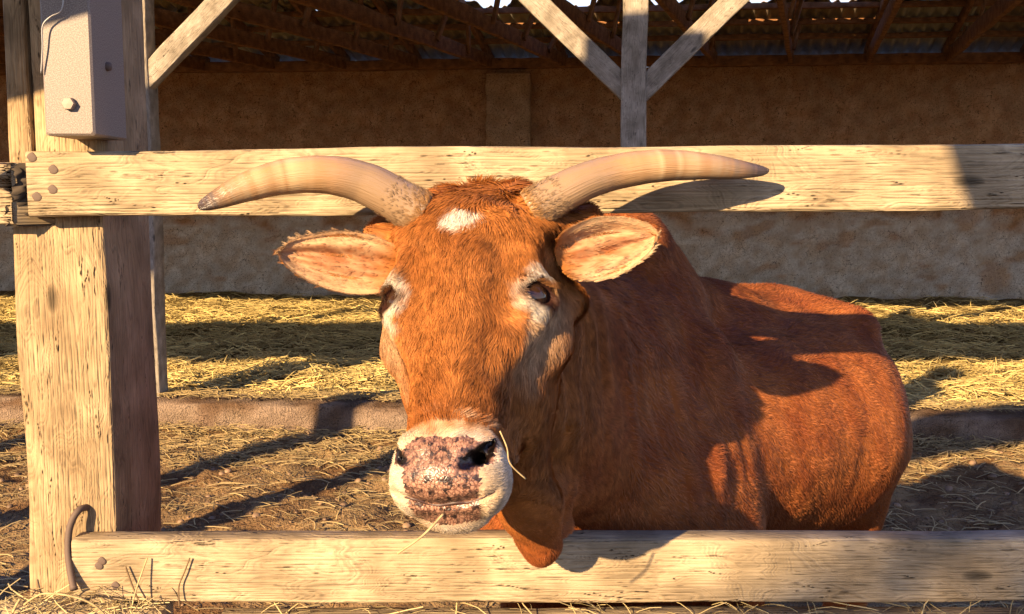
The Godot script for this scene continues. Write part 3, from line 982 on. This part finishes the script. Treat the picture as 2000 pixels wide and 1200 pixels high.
# surface nets over the box lo..hi; visits only blocks the surface can cross
func nets(lo: Vector3, hi: Vector3, c: float, out_p: PackedVector3Array, out_i: PackedInt32Array) -> Array:
	var nx := int(ceil((hi.x - lo.x) / c))
	var ny := int(ceil((hi.y - lo.y) / c))
	var nz := int(ceil((hi.z - lo.z) / c))
	var B := 4
	var sy := nx + 1
	var sz := sy * (ny + 1)
	var val := PackedFloat32Array()
	val.resize(sz * (nz + 1))
	val.fill(1e9)
	var cells := PackedInt32Array()
	var reach := B * c * 0.8660254 * 1.05 + c * 0.5
	for bz in range(0, nz, B):
		for by in range(0, ny, B):
			for bx in range(0, nx, B):
				if absf(sdf(lo + Vector3(bx + B * 0.5, by + B * 0.5, bz + B * 0.5) * c)) > reach: continue
				for k in range(bz, mini(bz + B, nz) + 1):
					for j in range(by, mini(by + B, ny) + 1):
						for i in range(bx, mini(bx + B, nx) + 1):
							var at := i + j * sy + k * sz
							if val[at] > 1e8: val[at] = sdf(lo + Vector3(i, j, k) * c)
				for k in range(bz, mini(bz + B, nz)):
					for j in range(by, mini(by + B, ny)):
						for i in range(bx, mini(bx + B, nx)): cells.append(i + j * sy + k * sz)
	var index := {}
	var offs := [0, 1, sy, sy + 1, sz, sz + 1, sz + sy, sz + sy + 1]
	var edges := [[0, 1], [2, 3], [4, 5], [6, 7], [0, 2], [1, 3], [4, 6], [5, 7], [0, 4], [1, 5], [2, 6], [3, 7]]
	var corner := []
	for q in 8: corner.append(Vector3(q & 1, (q >> 1) & 1, (q >> 2) & 1))
	for at in cells:
		var inside := 0
		for q in 8:
			if val[at + offs[q]] < 0.0: inside += 1
		if inside == 0 or inside == 8: continue
		var sum := Vector3.ZERO
		var cnt := 0
		for e in edges:
			var a: float = val[at + offs[e[0]]]
			var b: float = val[at + offs[e[1]]]
			if (a < 0.0) != (b < 0.0):
				sum += corner[e[0]].lerp(corner[e[1]], a / (a - b))
				cnt += 1
		var i := at % sy
		var j := (at / sy) % (ny + 1)
		var k := at / sz
		index[at] = out_p.size()
		out_p.append(lo + (Vector3(i, j, k) + sum / cnt) * c)
	for at in index.keys():
		for ax in 3:
			var s0: int = [1, sy, sz][ax]
			var s1: int = [sy, sz, 1][ax]
			var s2: int = [sz, 1, sy][ax]
			var a: float = val[at]
			var b: float = val[at + s0]
			if (a < 0.0) == (b < 0.0): continue
			if not (index.has(at - s1) and index.has(at - s2) and index.has(at - s1 - s2)): continue
			var q := [index[at], index[at - s1], index[at - s1 - s2], index[at - s2]]
			if a < 0.0: q = [q[0], q[3], q[2], q[1]]
			for v in [q[0], q[1], q[2], q[0], q[2], q[3]]: out_i.append(v)
	return [out_p, out_i]

func face_normals(P: PackedVector3Array, I: PackedInt32Array) -> PackedVector3Array:
	var N := PackedVector3Array()
	N.resize(P.size())
	for k in range(0, I.size(), 3):
		var a := I[k]
		var b := I[k + 1]
		var c := I[k + 2]
		var n := (P[c] - P[a]).cross(P[b] - P[a])
		N[a] += n
		N[b] += n
		N[c] += n
	for i in N.size(): N[i] = N[i].normalized()
	return N

func nose_mask(q: Vector3) -> float:                                # bare skin of the nose, in head axes
	var w := 0.047 - maxf(0.0, -0.272 - q.y) * 0.15 + nb.get_noise_2d(q.y * 60.0, 3.0) * 0.004
	var side := w - absf(q.x)
	var topy := -0.226 - q.y - maxf(0.0, absf(q.x) - 0.03) * 0.3 + nb.get_noise_2d(q.x * 50.0, 8.0) * 0.004
	var front := q.z + 0.075
	var lip := q.y + 0.312
	return minf(minf(side, topy), minf(front, lip))

func coat(p: Vector3) -> Color:                                      # colour of the hair, linear
	var q := head_inv * p
	var n1 := nb.get_noise_3d(p.x * 9.0, p.y * 9.0, p.z * 9.0)
	var n2 := nb.get_noise_3d(p.x * 40.0, p.y * 40.0, p.z * 40.0)
	var red := Color(0.26, 0.070, 0.021)
	var orange := Color(0.42, 0.148, 0.036)
	var cream := Color(0.66, 0.47, 0.27)
	var white := Color(0.66, 0.57, 0.45)
	var hd := (q - Vector3(0, -0.05, -0.08)).length()
	var c := red.lerp(Color(0.38, 0.122, 0.035), clampf(0.45 + n1 * 1.1 + n2 * 0.4, 0, 1))
	var hw := clampf((0.36 - hd) / 0.10, 0, 1)
	if hw > 0.0:
		var f := orange.lerp(Color(0.30, 0.095, 0.022), clampf(0.35 + n1 * 1.3 + n2 * 0.7, 0, 1))
		var ax := absf(q.x)
		# paler cheeks, white rings round the eyes, pale muzzle and chin
		var pale := clampf((ax - 0.072 + n1 * 0.025) / 0.025, 0, 1) * clampf((0.05 - q.y) / 0.05, 0, 1) * clampf((q.y + 0.19) / 0.08, 0, 1) * clampf((q.z + 0.13) / 0.05, 0, 1)
		f = f.lerp(cream, pale * 0.6)
		var ev := Vector3(ax, q.y, q.z) - Vector3(0.106, -0.004, -0.032)
		var er := Vector2((ev.x * 0.7 - ev.z * 0.714) / 0.040, (ev.y + 0.006 * signf(ev.y)) / 0.056).length() + maxf(0.0, ev.x * 0.7 - ev.z * 0.714) * 14.0
		if ax > 0.05 and q.z > -0.12: f = f.lerp(white, clampf((1.0 - er + n2 * 0.35) / 0.3, 0, 0.9))
		var er2 := Vector2((ev.x * 0.7 - ev.z * 0.714) / 0.034, ev.y / 0.022).length()
		if ax > 0.07 and q.z > -0.10: f = f.lerp(Color(0.05, 0.022, 0.015), clampf((1.08 - er2) / 0.2, 0, 1))
		var mz := clampf((-0.196 - q.y + n2 * 0.02) / 0.03, 0, 1)
		mz *= clampf((q.z + 0.17) / 0.03, 0, 1)
		f = f.lerp(white.lerp(cream, clampf(0.3 + n1 * 1.2, 0, 0.7)), mz * 0.9)
		var sp := Vector2((q.x + 0.002) / 0.018, (q.y - 0.100) / 0.026).length() + n2 * 0.5
		if q.z > -0.09: f = f.lerp(Color(0.80, 0.72, 0.60), clampf((1.0 - sp) / 0.2, 0, 1))
		c = c.lerp(f, hw)
	return c

func flow(p: Vector3, n: Vector3) -> Vector3:                        # the way the hair lies
	var q := head_inv * p
	var hw := clampf((0.36 - (q - Vector3(0, -0.05, -0.08)).length()) / 0.08, 0, 1)
	var body := Vector3(0.45, -0.55, -0.70)
	var f := Vector3(q.x * 5.0, -0.8, 0.0)
	if q.y > 0.05: f = f.lerp(Vector3(q.x * 9.0, (q.y - 0.15) * 9.0, 0.35), clampf((q.y - 0.05) / 0.06, 0, 1))
	if q.y < -0.19: f = Vector3(q.x * 14.0, 0.5, -0.5)
	var v := body.lerp(head_xf.basis * f, hw)
	var s := 11.0
	v += Vector3(nb.get_noise_3d(p.x * s, p.y * s, p.z * s), nb.get_noise_3d(p.x * s + 9.0, p.y * s, p.z * s), nb.get_noise_3d(p.x * s, p.y * s + 9.0, p.z * s)) * 0.9
	return (v - n * v.dot(n)).normalized()

func hair_mesh(strands: int, spread: float, length: float, wide: float, lift: float, seed_: int) -> ArrayMesh:
	var r := RandomNumberGenerator.new()
	r.seed = seed_
	var st := SurfaceTool.new()
	st.begin(Mesh.PRIMITIVE_TRIANGLES)
	for k in strands:
		var o := Vector3(r.randf_range(-1, 1), 0, r.randf_range(-1, 1)) * spread
		var yaw := r.randfn(0.0, 0.22)
		var dir := Vector3(cos(yaw), 0, sin(yaw))
		var side := Vector3(-sin(yaw), r.randf_range(-0.5, 0.5), cos(yaw)).normalized()
		var l := length * r.randf_range(0.6, 1.15)
		var up := lift * r.randf_range(0.6, 1.5)
		var bend := r.randf_range(-0.25, 0.25)
		var tone := r.randf_range(0.72, 1.2)
		var pts := []
		for s in 4:
			var t := s / 3.0
			pts.append(o * (1.0 - 0.6 * t) + dir * (l * t) + Vector3(0, l * up * (t - 0.55 * t * t) - 0.001, 0) + Vector3(-sin(yaw), 0, cos(yaw)) * (l * bend * t * t))
		for s in 3:
			var w0: float = wide * 0.5 * (1.0 - s / 3.0 * 0.85)
			var w1: float = wide * 0.5 * (1.0 - (s + 1) / 3.0 * 0.85)
			var q := [pts[s] - side * w0, pts[s] + side * w0, pts[s + 1] - side * w1, pts[s + 1] + side * w1]
			for v in [q[0], q[1], q[2], q[1], q[3], q[2]]:
				st.set_color(Color(tone, tone, tone))
				st.set_smooth_group(k)
				st.add_vertex(v)
	st.generate_normals()
	return st.commit()

func build_cow() -> void:
	var t0 := Time.get_ticks_msec()
	var hb := Basis(Vector3.UP, deg_to_rad(-12.0)) * Basis(Vector3.RIGHT, deg_to_rad(-38.0)) * Basis(Vector3.BACK, deg_to_rad(4.0))
	head_xf = Transform3D(hb, Vector3(-0.069, 1.198, -1.33))
	head_inv = head_xf.affine_inverse()
	var cow := thing("cow", "reddish brown zebu cow with long curved horns pushing its head through the fence", "cow", Vector3.ZERO)
	# body: fine cells for the head and throat, coarser behind
	var P := PackedVector3Array()
	var I := PackedInt32Array()
	var r := nets(Vector3(-0.30, 0.70, -1.70), Vector3(0.26, 1.42, -1.00), 0.0055, P, I)
	P = r[0]; I = r[1]
	var nfront := P.size()
	front_half = false
	r = nets(Vector3(-0.30, -0.02, -3.05), Vector3(1.15, 1.40, -1.685), 0.011, P, I)
	P = r[0]; I = r[1]
	print("nets ", P.size(), " verts ", Time.get_ticks_msec() - t0)
	var N := face_normals(P, I)
	front_half = true
	for i in P.size():
		if i == nfront: front_half = false
		P[i] -= N[i] * sdf(P[i])
	for i in P.size():
		var p := P[i]
		if p.z < -1.45:
			var a := nb.get_noise_3d(p.x * 4.0, p.y * 2.0, p.z * 4.0)
			var f := sin((p.x - p.z * 0.8) * 75.0 + a * 9.0) * 0.0022 * clampf(0.35 + nb.get_noise_3d(p.x * 3.0 + 7.0, p.y * 3.0, p.z * 3.0) * 2.0, 0, 1) * clampf((p.z + 1.98) / 0.2, 0, 1)
			P[i] += N[i] * (f + a * 0.008)
	N = face_normals(P, I)
	var C := PackedColorArray()
	C.resize(P.size())
	var H := PackedColorArray()
	H.resize(P.size())
	var C2 := PackedColorArray()
	C2.resize(P.size())
	var nose := PackedByteArray()
	nose.resize(P.size())
	for i in P.size():
		var c := coat(P[i])
		var q := head_inv * P[i]
		var nos := nostril(q)
		nose[i] = 1 if (nose_mask(q) > 0.0 or nos < 0.004) and q.y < -0.2 else 0
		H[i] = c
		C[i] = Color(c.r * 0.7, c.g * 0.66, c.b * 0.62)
		C2[i] = Color(0.03, 0.02, 0.02) if nos < 0.0025 else Color.WHITE
	var I2 := PackedInt32Array()
	var I1 := PackedInt32Array()
	for k in range(0, I.size(), 3):
		if nose[I[k]] + nose[I[k + 1]] + nose[I[k + 2]] >= 2: I2.append_array([I[k], I[k + 1], I[k + 2]])
		else: I1.append_array([I[k], I[k + 1], I[k + 2]])
	# ears join the same mesh
	var ear_l := ear(Vector3(-0.160, 1.203, -1.425), Vector3(-0.320, 1.228, -1.40), Vector3(-0.10, 0.05, 1.0), 0.043, 0.024)
	var ear_r := ear(Vector3(0.070, 1.221, -1.40), Vector3(0.203, 1.249, -1.46), Vector3(-0.20, 0.10, 1.0), 0.043, 0.026)
	var ear_from := I1.size()
	for er in [ear_l, ear_r]:
		var b0 := P.size()
		P.append_array(er[0]); N.append_array(er[1]); C.append_array(er[2]); H.append_array(er[4])
		for v in er[3]:
			I1.append(v + b0)
	var skin := plain(Color.WHITE, 0.9)
	skin.vertex_color_use_as_albedo = true
	skin.metallic_specular = 0.15
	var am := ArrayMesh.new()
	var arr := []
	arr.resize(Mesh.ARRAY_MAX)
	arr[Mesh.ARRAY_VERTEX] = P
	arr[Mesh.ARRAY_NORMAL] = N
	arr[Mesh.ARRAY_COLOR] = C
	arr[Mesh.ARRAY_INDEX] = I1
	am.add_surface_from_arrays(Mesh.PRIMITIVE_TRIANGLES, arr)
	am.surface_set_material(0, skin)
	if I2.size() > 0:
		C2.resize(P.size())
		arr[Mesh.ARRAY_COLOR] = C2
		arr[Mesh.ARRAY_INDEX] = I2
		am.add_surface_from_arrays(Mesh.PRIMITIVE_TRIANGLES, arr)
		am.surface_set_material(1, nose_material())
	put("body", am, null, cow)
	print("body ", Time.get_ticks_msec() - t0)
	build_mouth(cow)
	build_horns(cow)
	build_eyes(cow)
	grow_fur(cow, P, N, I1, H, ear_from)
	print("fur ", Time.get_ticks_msec() - t0)

func build_mouth(cow: Node3D) -> void:
	# the dark parting of the lips, laid along the crease of the muzzle
	front_half = true
	var pts := []
	var rad := []
	for i in 33:
		var x := lerpf(-0.060, 0.060, i / 32.0)
		var z := 0.03
		var p := Vector3.ZERO
		for k in 60:
			p = Vector3(x, -0.288 - 0.35 * (z + 0.06) + x * x * 4.0 + 0.0012 * sin(x * 130.0), z)
			var d := sdf(head_xf * p)
			if d < 0.0004: break
			z -= maxf(d * 0.8, 0.0004)
		pts.append(head_xf * p)
		rad.append(0.0006 + 0.0018 * sqrt(maxf(0.0, 1.0 - pow(x / 0.061, 2.0))))
	put("mouth", tube(pts, rad, 8), plain(lin(0.05, 0.022, 0.018), 0.5), cow)

func nose_material() -> StandardMaterial3D:
	var w := 512
	var n := FastNoiseLite.new()
	n.noise_type = FastNoiseLite.TYPE_CELLULAR
	n.cellular_return_type = FastNoiseLite.RETURN_DISTANCE2_SUB
	n.frequency = 0.055
	n.fractal_type = FastNoiseLite.FRACTAL_NONE
	n.seed = 4
	var cim := n.get_seamless_image(w, w, false, false, 0.1, true)
	cim.convert(Image.FORMAT_L8)
	var cell := cim.get_data()
	var spot := noise_img(0.022, 44, w, w, 3)
	var spot2 := noise_img(0.06, 47, w, w, 2)
	var rgb := PackedByteArray()
	rgb.resize(w * w * 3)
	var hh := PackedByteArray()
	hh.resize(w * w)
	for i in w * w:
		var ce: float = cell[i] / 255.0
		var s: float = spot[i] / 255.0
		var s2: float = spot2[i] / 255.0
		var dark := clampf((0.425 - s) * 14.0, 0, 1)
		dark = maxf(dark, clampf((0.31 - s2) * 9.0, 0, 1))
		var c := Color(0.64, 0.48, 0.39).lerp(Color(0.40, 0.265, 0.215), clampf(1.2 - ce * 4.0, 0, 1)).lerp(Color(0.13, 0.10, 0.10), dark)
		rgb[i * 3] = int(c.r * 255); rgb[i * 3 + 1] = int(c.g * 255); rgb[i * 3 + 2] = int(c.b * 255)
		hh[i] = int(clampf(pow(clampf(ce * 2.2, 0, 1), 0.6) * 255.0, 0, 255))
	var m := StandardMaterial3D.new()
	m.albedo_texture = ImageTexture.create_from_image(Image.create_from_data(w, w, false, Image.FORMAT_RGB8, rgb))
	m.roughness = 0.36
	m.vertex_color_use_as_albedo = true
	m.heightmap_enabled = true
	m.heightmap_texture = ImageTexture.create_from_image(Image.create_from_data(w, w, false, Image.FORMAT_L8, hh))
	m.heightmap_scale = 0.05
	m.uv1_triplanar = true
	m.uv1_scale = Vector3.ONE * 7.5
	return m

func ear(base: Vector3, tip: Vector3, facing: Vector3, half: float, cup: float) -> Array:
	var ax := tip - base
	var a := ax.normalized()
	var nrm := (facing - a * facing.dot(a)).normalized()
	var wd := nrm.cross(a).normalized()
	var nu := 22
	var nv := 16
	var P := PackedVector3Array()
	var N := PackedVector3Array()
	var C := PackedColorArray()
	var H := PackedColorArray()
	var I := PackedInt32Array()
	for lay in 2:
		for j in nv + 1:
			for i in nu + 1:
				var t := float(i) / nu
				var s := float(j) / nv * 2.0 - 1.0
				var w: float = half * pow(maxf(0.0, sin(PI * clampf(0.13 + 0.87 * t, 0, 1))), 0.62) * (1.06 - 0.2 * t)
				var ridge := sin(s * 9.0) * 0.0060 * sin(PI * t)
				var dep: float = cup * (s * s - 0.9) * (1.0 - 0.55 * t) + 0.012 * t * t
				var p := base + ax * t + wd * (w * s) + nrm * (dep + (ridge if lay == 0 else -0.006))
				p += a * (0.006 * na.get_noise_2d(t * 90.0, s * 60.0))
				P.append(p)
				N.append(nrm)
				var inner := Color(0.36, 0.155, 0.07).lerp(Color(0.60, 0.41, 0.23), clampf(absf(s) * 1.0 - 0.1 + t * 0.5 + nb.get_noise_2d(t * 5.0, s * 6.0) * 0.9, 0, 1))
				if lay == 1: inner = Color(0.38, 0.15, 0.04)
				if t < 0.22: inner = inner.lerp(Color(0.36, 0.14, 0.035), (0.22 - t) / 0.22)
				inner.a = clampf((absf(s) - 0.45) / 0.35, 0.3, 1.0) if lay == 0 else 1.0
				if t > 0.8: inner.a = 1.0
				H.append(inner)
				C.append(Color(inner.r * 0.9, inner.g * 0.8, inner.b * 0.75) if lay == 0 else inner)
	var row := nu + 1
	for lay in 2:
		var b0 := lay * row * (nv + 1)
		for j in nv:
			for i in nu:
				var v := b0 + j * row + i
				var q := [v, v + row, v + 1, v + 1, v + row, v + row + 1] if lay == 1 else [v, v + 1, v + row, v + 1, v + row + 1, v + row]
				for k in q: I.append(k)
	# rim
	var off := row * (nv + 1)
	for i in nu:
		for j in [0, nv]:
			var v: int = j * row + i
			for k in [v, v + off, v + 1, v + 1, v + off, v + off + 1]: I.append(k)
	# normals from faces
	for i in N.size(): N[i] = Vector3.ZERO
	for k in range(0, I.size(), 3):
		var n := (P[I[k + 2]] - P[I[k]]).cross(P[I[k + 1]] - P[I[k]])
		for q in 3: N[I[k + q]] += n
	for i in N.size():
		N[i] = N[i].normalized() if N[i].length() > 1e-9 else nrm
	if N[off / 2].dot(nrm) < 0.0:                                      # make the hollow look along 'facing'
		for i in N.size(): N[i] = -N[i]
		for k in range(0, I.size(), 3):
			var q := I[k + 1]
			I[k + 1] = I[k + 2]
			I[k + 2] = q
	return [P, N, C, I, H]

func build_horns(cow: Node3D) -> void:
	var horn_mat := plain(Color.WHITE, 0.24)
	horn_mat.vertex_color_use_as_albedo = true
	horn_mat.metallic_specular = 0.5
	var fn := noise_img(0.05, 61, 512, 256, 4, FastNoiseLite.TYPE_SIMPLEX_SMOOTH, 1, 4)
	var hi := Image.create_from_data(512, 256, false, Image.FORMAT_L8, fn)
	horn_mat.heightmap_enabled = true
	horn_mat.heightmap_texture = ImageTexture.create_from_image(hi)
	horn_mat.heightmap_scale = 0.06
	horn_mat.uv1_scale = Vector3(3, 4, 1)
	var sets := [
		[[825, 420, 46, 1.445], [722, 362, 43, 1.440], [640, 342, 39, 1.425], [555, 346, 36, 1.41], [480, 366, 30, 1.395], [428, 388, 21, 1.385], [396, 401, 12, 1.38], [386, 404, 4, 1.378]],
		[[1035, 412, 43, 1.425], [1130, 360, 39, 1.43], [1205, 336, 36, 1.445], [1290, 324, 33, 1.46], [1375, 325, 27, 1.48], [1440, 331, 20, 1.495], [1486, 334, 11, 1.505], [1501, 333, 4, 1.508]]]
	for s in 2:
		var pts := []
		var rad := []
		for h in sets[s]:
			var z: float = h[3]
			var y: float = -(h[1] - 600.0) / 2000.0
			pts.append(Vector3((h[0] - 1000.0) / 2000.0 * z / (0.9945 + y * 0.1045), 1.3 + (y * 0.9945 - 0.1045) / (0.9945 + y * 0.1045) * z, -z))
			rad.append(h[2] / 2000.0 * z * 0.95)
		var path := spline(pts, 10)
		var rr := spline(rad, 10)
		var cc := []
		for i in path.size():
			var t := float(i) / (path.size() - 1)
			var band := nb.get_noise_1d(t * 26.0 + s * 50.0)
			rr[i] = maxf(0.0015, rr[i] * (1.0 + 0.014 * sin(t * 62.0 + band * 3.0) * (1.0 - t)))
			var c := Color(0.27, 0.175, 0.10)
			c = c.lerp(Color(0.36, 0.21, 0.10), clampf((t - 0.20) / 0.12, 0, 1))
			if t > 0.3: c = c.lerp(Color(0.50, 0.34, 0.18), clampf(0.3 + band * 1.6, 0, 1) * clampf((t - 0.3) / 0.1, 0, 1))
			if t > 0.5: c = c.lerp(Color(0.075, 0.052, 0.05), clampf((t - 0.54) / 0.28 + band * 0.4, 0, 1))
			cc.append(c)
		put("horn", tube(path, rr, 40, cc), horn_mat, cow)
		horns.append([path, rr])

func build_eyes(cow: Node3D) -> void:
	var white := plain(lin(0.13, 0.075, 0.06), 0.2)
	var iris := plain(lin(0.030, 0.014, 0.008), 0.14)
	iris.roughness = 0.07
	for s in [-1.0, 1.0]:
		var e := Node3D.new()
		e.name = "eye"
		cow.add_child(e, true)
		e.transform = head_xf * Transform3D(Basis.looking_at(-Vector3(s * 0.70, -0.05, 0.71), Vector3.UP), Vector3(s * 0.0855, -0.003, -0.0505))
		var ball := SphereMesh.new()
		ball.radius = 0.0235
		ball.height = 0.047
		ball.radial_segments = 40
		ball.rings = 20
		put("eyeball", ball, white, e)
		var pupil := put("iris", lathe([Vector2(0.0001, 0.0247), Vector2(0.006, 0.0239), Vector2(0.012, 0.0215), Vector2(0.0170, 0.0172)], 28), iris, e)

func grow_fur(cow: Node3D, P: PackedVector3Array, N: PackedVector3Array, I: PackedInt32Array, H: PackedColorArray, ear_from: int) -> void:
	var fur := plain(Color.WHITE, 0.55)
	fur.vertex_color_use_as_albedo = true
	fur.metallic_specular = 0.25
	var fine := hair_mesh(7, 0.0045, 0.0155, 0.0011, 0.65, 5)
	var coarse := hair_mesh(7, 0.008, 0.020, 0.0019, 0.36, 6)
	var buf_f := PackedFloat32Array()
	var buf_c := PackedFloat32Array()
	var nf := 0
	var ncn := 0
	var eye_l := head_xf * Vector3(-0.106, -0.004, -0.030)
	var eye_r := head_xf * Vector3(0.106, -0.004, -0.030)
	var cam := Vector3(0, 1.3, 0)
	for k in range(0, I.size(), 3):
		var a := P[I[k]]
		var b := P[I[k + 1]]
		var c := P[I[k + 2]]
		var mid := (a + b + c) / 3.0
		var front := mid.z > -1.66
		if mid.y < 0.45 and not front: 
			if rng.randf() < 0.6: continue
		var area := (b - a).cross(c - a).length() * 0.5
		var dens := 240000.0 if front else 26000.0
		if mid.z < -2.6: dens = 20000.0
		var want := area * dens
		var cnt := int(want)
		if rng.randf() < want - cnt: cnt += 1
		for q in cnt:
			var u := rng.randf()
			var v := rng.randf()
			if u + v > 1.0:
				u = 1.0 - u
				v = 1.0 - v
			var p := a + (b - a) * u + (c - a) * v
			var n := (N[I[k]] * (1.0 - u - v) + N[I[k + 1]] * u + N[I[k + 2]] * v).normalized()
			var ql := head_inv * p
			var s := 1.0
			if front:
				if p.distance_to(eye_l) < 0.025 or p.distance_to(eye_r) < 0.025: continue
				if ql.y < -0.2:
					var nm := nose_mask(ql)
					if nm > 0.004: continue
					s = 0.40
				elif ql.y > 0.08 and ql.z > -0.16: s = 1.0 + clampf((ql.y - 0.08) / 0.06, 0, 1) * 0.9
				elif absf(ql.x) > 0.08: s = 0.65
				else: s = 0.9
				if k >= ear_from: s = 0.32 if rng.randf() < 0.8 else 0.55
			s *= rng.randf_range(0.7, 1.25)
			var f := flow(p, n)
			if k >= ear_from:
				var o := Vector3(-1, 0.1, 0) if p.x < -0.05 else Vector3(0.9, 0.2, -0.3)
				o += Vector3(0, (p.y - 1.215) * 6.0 + rng.randf_range(-0.3, 0.3), 0)
				f = (o - n * o.dot(n)).normalized()
			if f.length_squared() < 0.5: continue
			var col := H[I[k]] * (1.0 - u - v) + H[I[k + 1]] * u + H[I[k + 2]] * v
			if col.a < 0.97 and rng.randf() > col.a: continue
			var g := rng.randf_range(0.75, 1.2) * (1.0 + 0.55 * nb.get_noise_3d(p.x * 55.0, p.y * 55.0, p.z * 55.0))
			var x := f * s
			var y := n * s
			var z := f.cross(n) * s
			p -= n * 0.0012
			var row := PackedFloat32Array([x.x, y.x, z.x, p.x, x.y, y.y, z.y, p.y, x.z, y.z, z.z, p.z, col.r * g, col.g * g, col.b * g, 1.0])
			if front:
				buf_f.append_array(row)
				nf += 1
			else:
				buf_c.append_array(row)
				ncn += 1
	for hn in horns:                                                    # short hair creeping up the foot of each horn
		var path: Array = hn[0]
		for q in 700:
			var t := pow(rng.randf(), 1.6) * 0.10
			var fi: float = t * (path.size() - 1)
			var i := int(fi)
			var d: Vector3 = (path[i + 1] - path[i]).normalized()
			var sd := d.cross(Vector3.UP).normalized()
			var an := rng.randf() * TAU
			var n := sd * cos(an) + sd.cross(d) * sin(an)
			var p: Vector3 = path[i].lerp(path[i + 1], fi - i) + n * hn[1][i]
			var s := rng.randf_range(0.28, 0.5) * (1.25 - t * 5.0)
			var f := (d + n.cross(d) * rng.randf_range(-0.5, 0.5)).normalized()
			var c := Color(0.40, 0.20, 0.07).lerp(Color(0.34, 0.225, 0.13), clampf(t / 0.06, 0, 1)) * rng.randf_range(0.6, 1.2)
			var z := f.cross(n) * s
			buf_f.append_array(PackedFloat32Array([f.x * s, n.x * s, z.x, p.x, f.y * s, n.y * s, z.y, p.y, f.z * s, n.z * s, z.z, p.z, c.r, c.g, c.b, 1.0]))
			nf += 1
	for sd in [-1.0, 1.0]:                                               # lashes
		for q in 26:
			var t := q / 25.0
			var lp := Vector3(sd * lerpf(0.080, 0.110, t), 0.013 - 0.004 * absf(t - 0.5), lerpf(-0.018, -0.044, t))
			var out := Vector3(sd * lerpf(0.35, 0.9, t), -0.35 + rng.randf_range(-0.25, 0.25), lerpf(0.9, 0.2, t))
			var f := (head_xf.basis * out).normalized()
			var n := (head_xf.basis * Vector3(0, 1, 0) - f * f.dot(head_xf.basis * Vector3(0, 1, 0))).normalized()
			var z := f.cross(n) * 0.6
			var p := head_xf * lp
			var s := 1.25
			buf_f.append_array(PackedFloat32Array([f.x * s, n.x * 0.6, z.x, p.x, f.y * s, n.y * 0.6, z.y, p.y, f.z * s, n.z * 0.6, z.z, p.z, 0.30, 0.13, 0.05, 1.0]))
			nf += 1
	print("hair tufts ", nf, " ", ncn)
	var o := scatter("face_hair", fine, fur, buf_f, nf, cow)
	o.set_meta("kind", "stuff")
	o = scatter("body_hair", coarse, fur, buf_c, ncn, cow)
	o.set_meta("kind", "stuff")

# ------------------------------------------------------------------ loose straw near the lens
func build_loose_straw() -> void:
	var mat: Material = M.straw
	var runs := [
		["pale curved straw stalk arching over the short trough board", [Vector3(-0.742, 0.687, -1.50), Vector3(-0.722, 0.702, -1.49), Vector3(-0.700, 0.711, -1.485), Vector3(-0.66, 0.706, -1.485), Vector3(-0.63, 0.690, -1.49), Vector3(-0.612, 0.662, -1.50)], 0.0016],
		["straight straw stalk standing against the lower rail end", [Vector3(-0.592, 0.640, -1.515), Vector3(-0.586, 0.69, -1.535), Vector3(-0.571, 0.742, -1.552)], 0.0013],
		["dark thin twig standing against the lower rail", [Vector3(-0.582, 0.668, -1.545), Vector3(-0.596, 0.700, -1.55), Vector3(-0.606, 0.728, -1.553)], 0.0014],
		["dark bent twig lying up the lower rail", [Vector3(-0.522, 0.664, -1.548), Vector3(-0.523, 0.695, -1.552), Vector3(-0.514, 0.718, -1.553), Vector3(-0.505, 0.741, -1.554)], 0.0012],
		["thick pale straw stalk on the long board below the lower rail", [Vector3(-0.47, 0.648, -1.515), Vector3(-0.40, 0.657, -1.51), Vector3(-0.352, 0.667, -1.505)], 0.0030],
		["thick pale straw stalk poking past the short trough board", [Vector3(-0.80, 0.665, -1.48), Vector3(-0.75, 0.650, -1.48), Vector3(-0.70, 0.640, -1.48)], 0.0028],
		["short straw stalk jutting up left of the thick post foot", [Vector3(-0.765, 0.662, -1.50), Vector3(-0.756, 0.682, -1.50), Vector3(-0.748, 0.696, -1.50)], 0.0018],
		["dry straw stalk hanging from the cow's lower lip", [Vector3(-0.078, 0.945, -1.13), Vector3(-0.100, 0.925, -1.115), Vector3(-0.128, 0.906, -1.11)], 0.0014],
		["bent straw stalk stuck to the side of the cow's muzzle", [Vector3(-0.014, 1.033, -1.165), Vector3(-0.006, 1.015, -1.160), Vector3(-0.002, 0.996, -1.158), Vector3(0.016, 0.976, -1.165)], 0.0009]]
	for r in runs:
		var path := spline(r[1], 6)
		var cc := []
		var dark: bool = String(r[0]).begins_with("dark")
		for i in path.size(): cc.append((Color(0.16, 0.10, 0.05) if dark else Color(0.48, 0.34, 0.16)) * (0.85 + 0.15 * sin(i * 1.7)))
		var o := put("twig" if dark else "straw_stalk", tube(path, spline_const(path.size(), r[2]), 7, cc), mat, self)
		tag(o, r[0], "twig" if dark else "straw", "loose stalks about the fence and cow")
	var stalk := stalk_mesh(0.09, 0.0022)
	var n := 260
	var buf := PackedFloat32Array()
	buf.resize(n * 16)
	for i in n:
		var p := Vector3(rng.randf_range(-0.80, -0.55), 0.660 + rng.randf() * rng.randf() * 0.03, rng.randf_range(-1.585, -1.50))
		if i > 170: p = Vector3(rng.randf_range(-0.45, 1.1), 0.652, rng.randf_range(-1.58, -1.535))
		var up := Vector3(rng.randf_range(-0.8, 0.8), 1, rng.randf_range(-0.6, 0.6)).normalized()
		var g := rng.randf_range(0.6, 1.1)
		set_inst(buf, i, p, up, rng.randf() * TAU, rng.randf_range(0.3, 1.0), Color(0.56 * g, 0.43 * g, 0.20 * g))
	var o := scatter("straw_wisps", stalk, mat, buf, n, self)
	tag(o, "tangle of dry straw lying on the boards under the lower rail", "straw", "", "stuff")
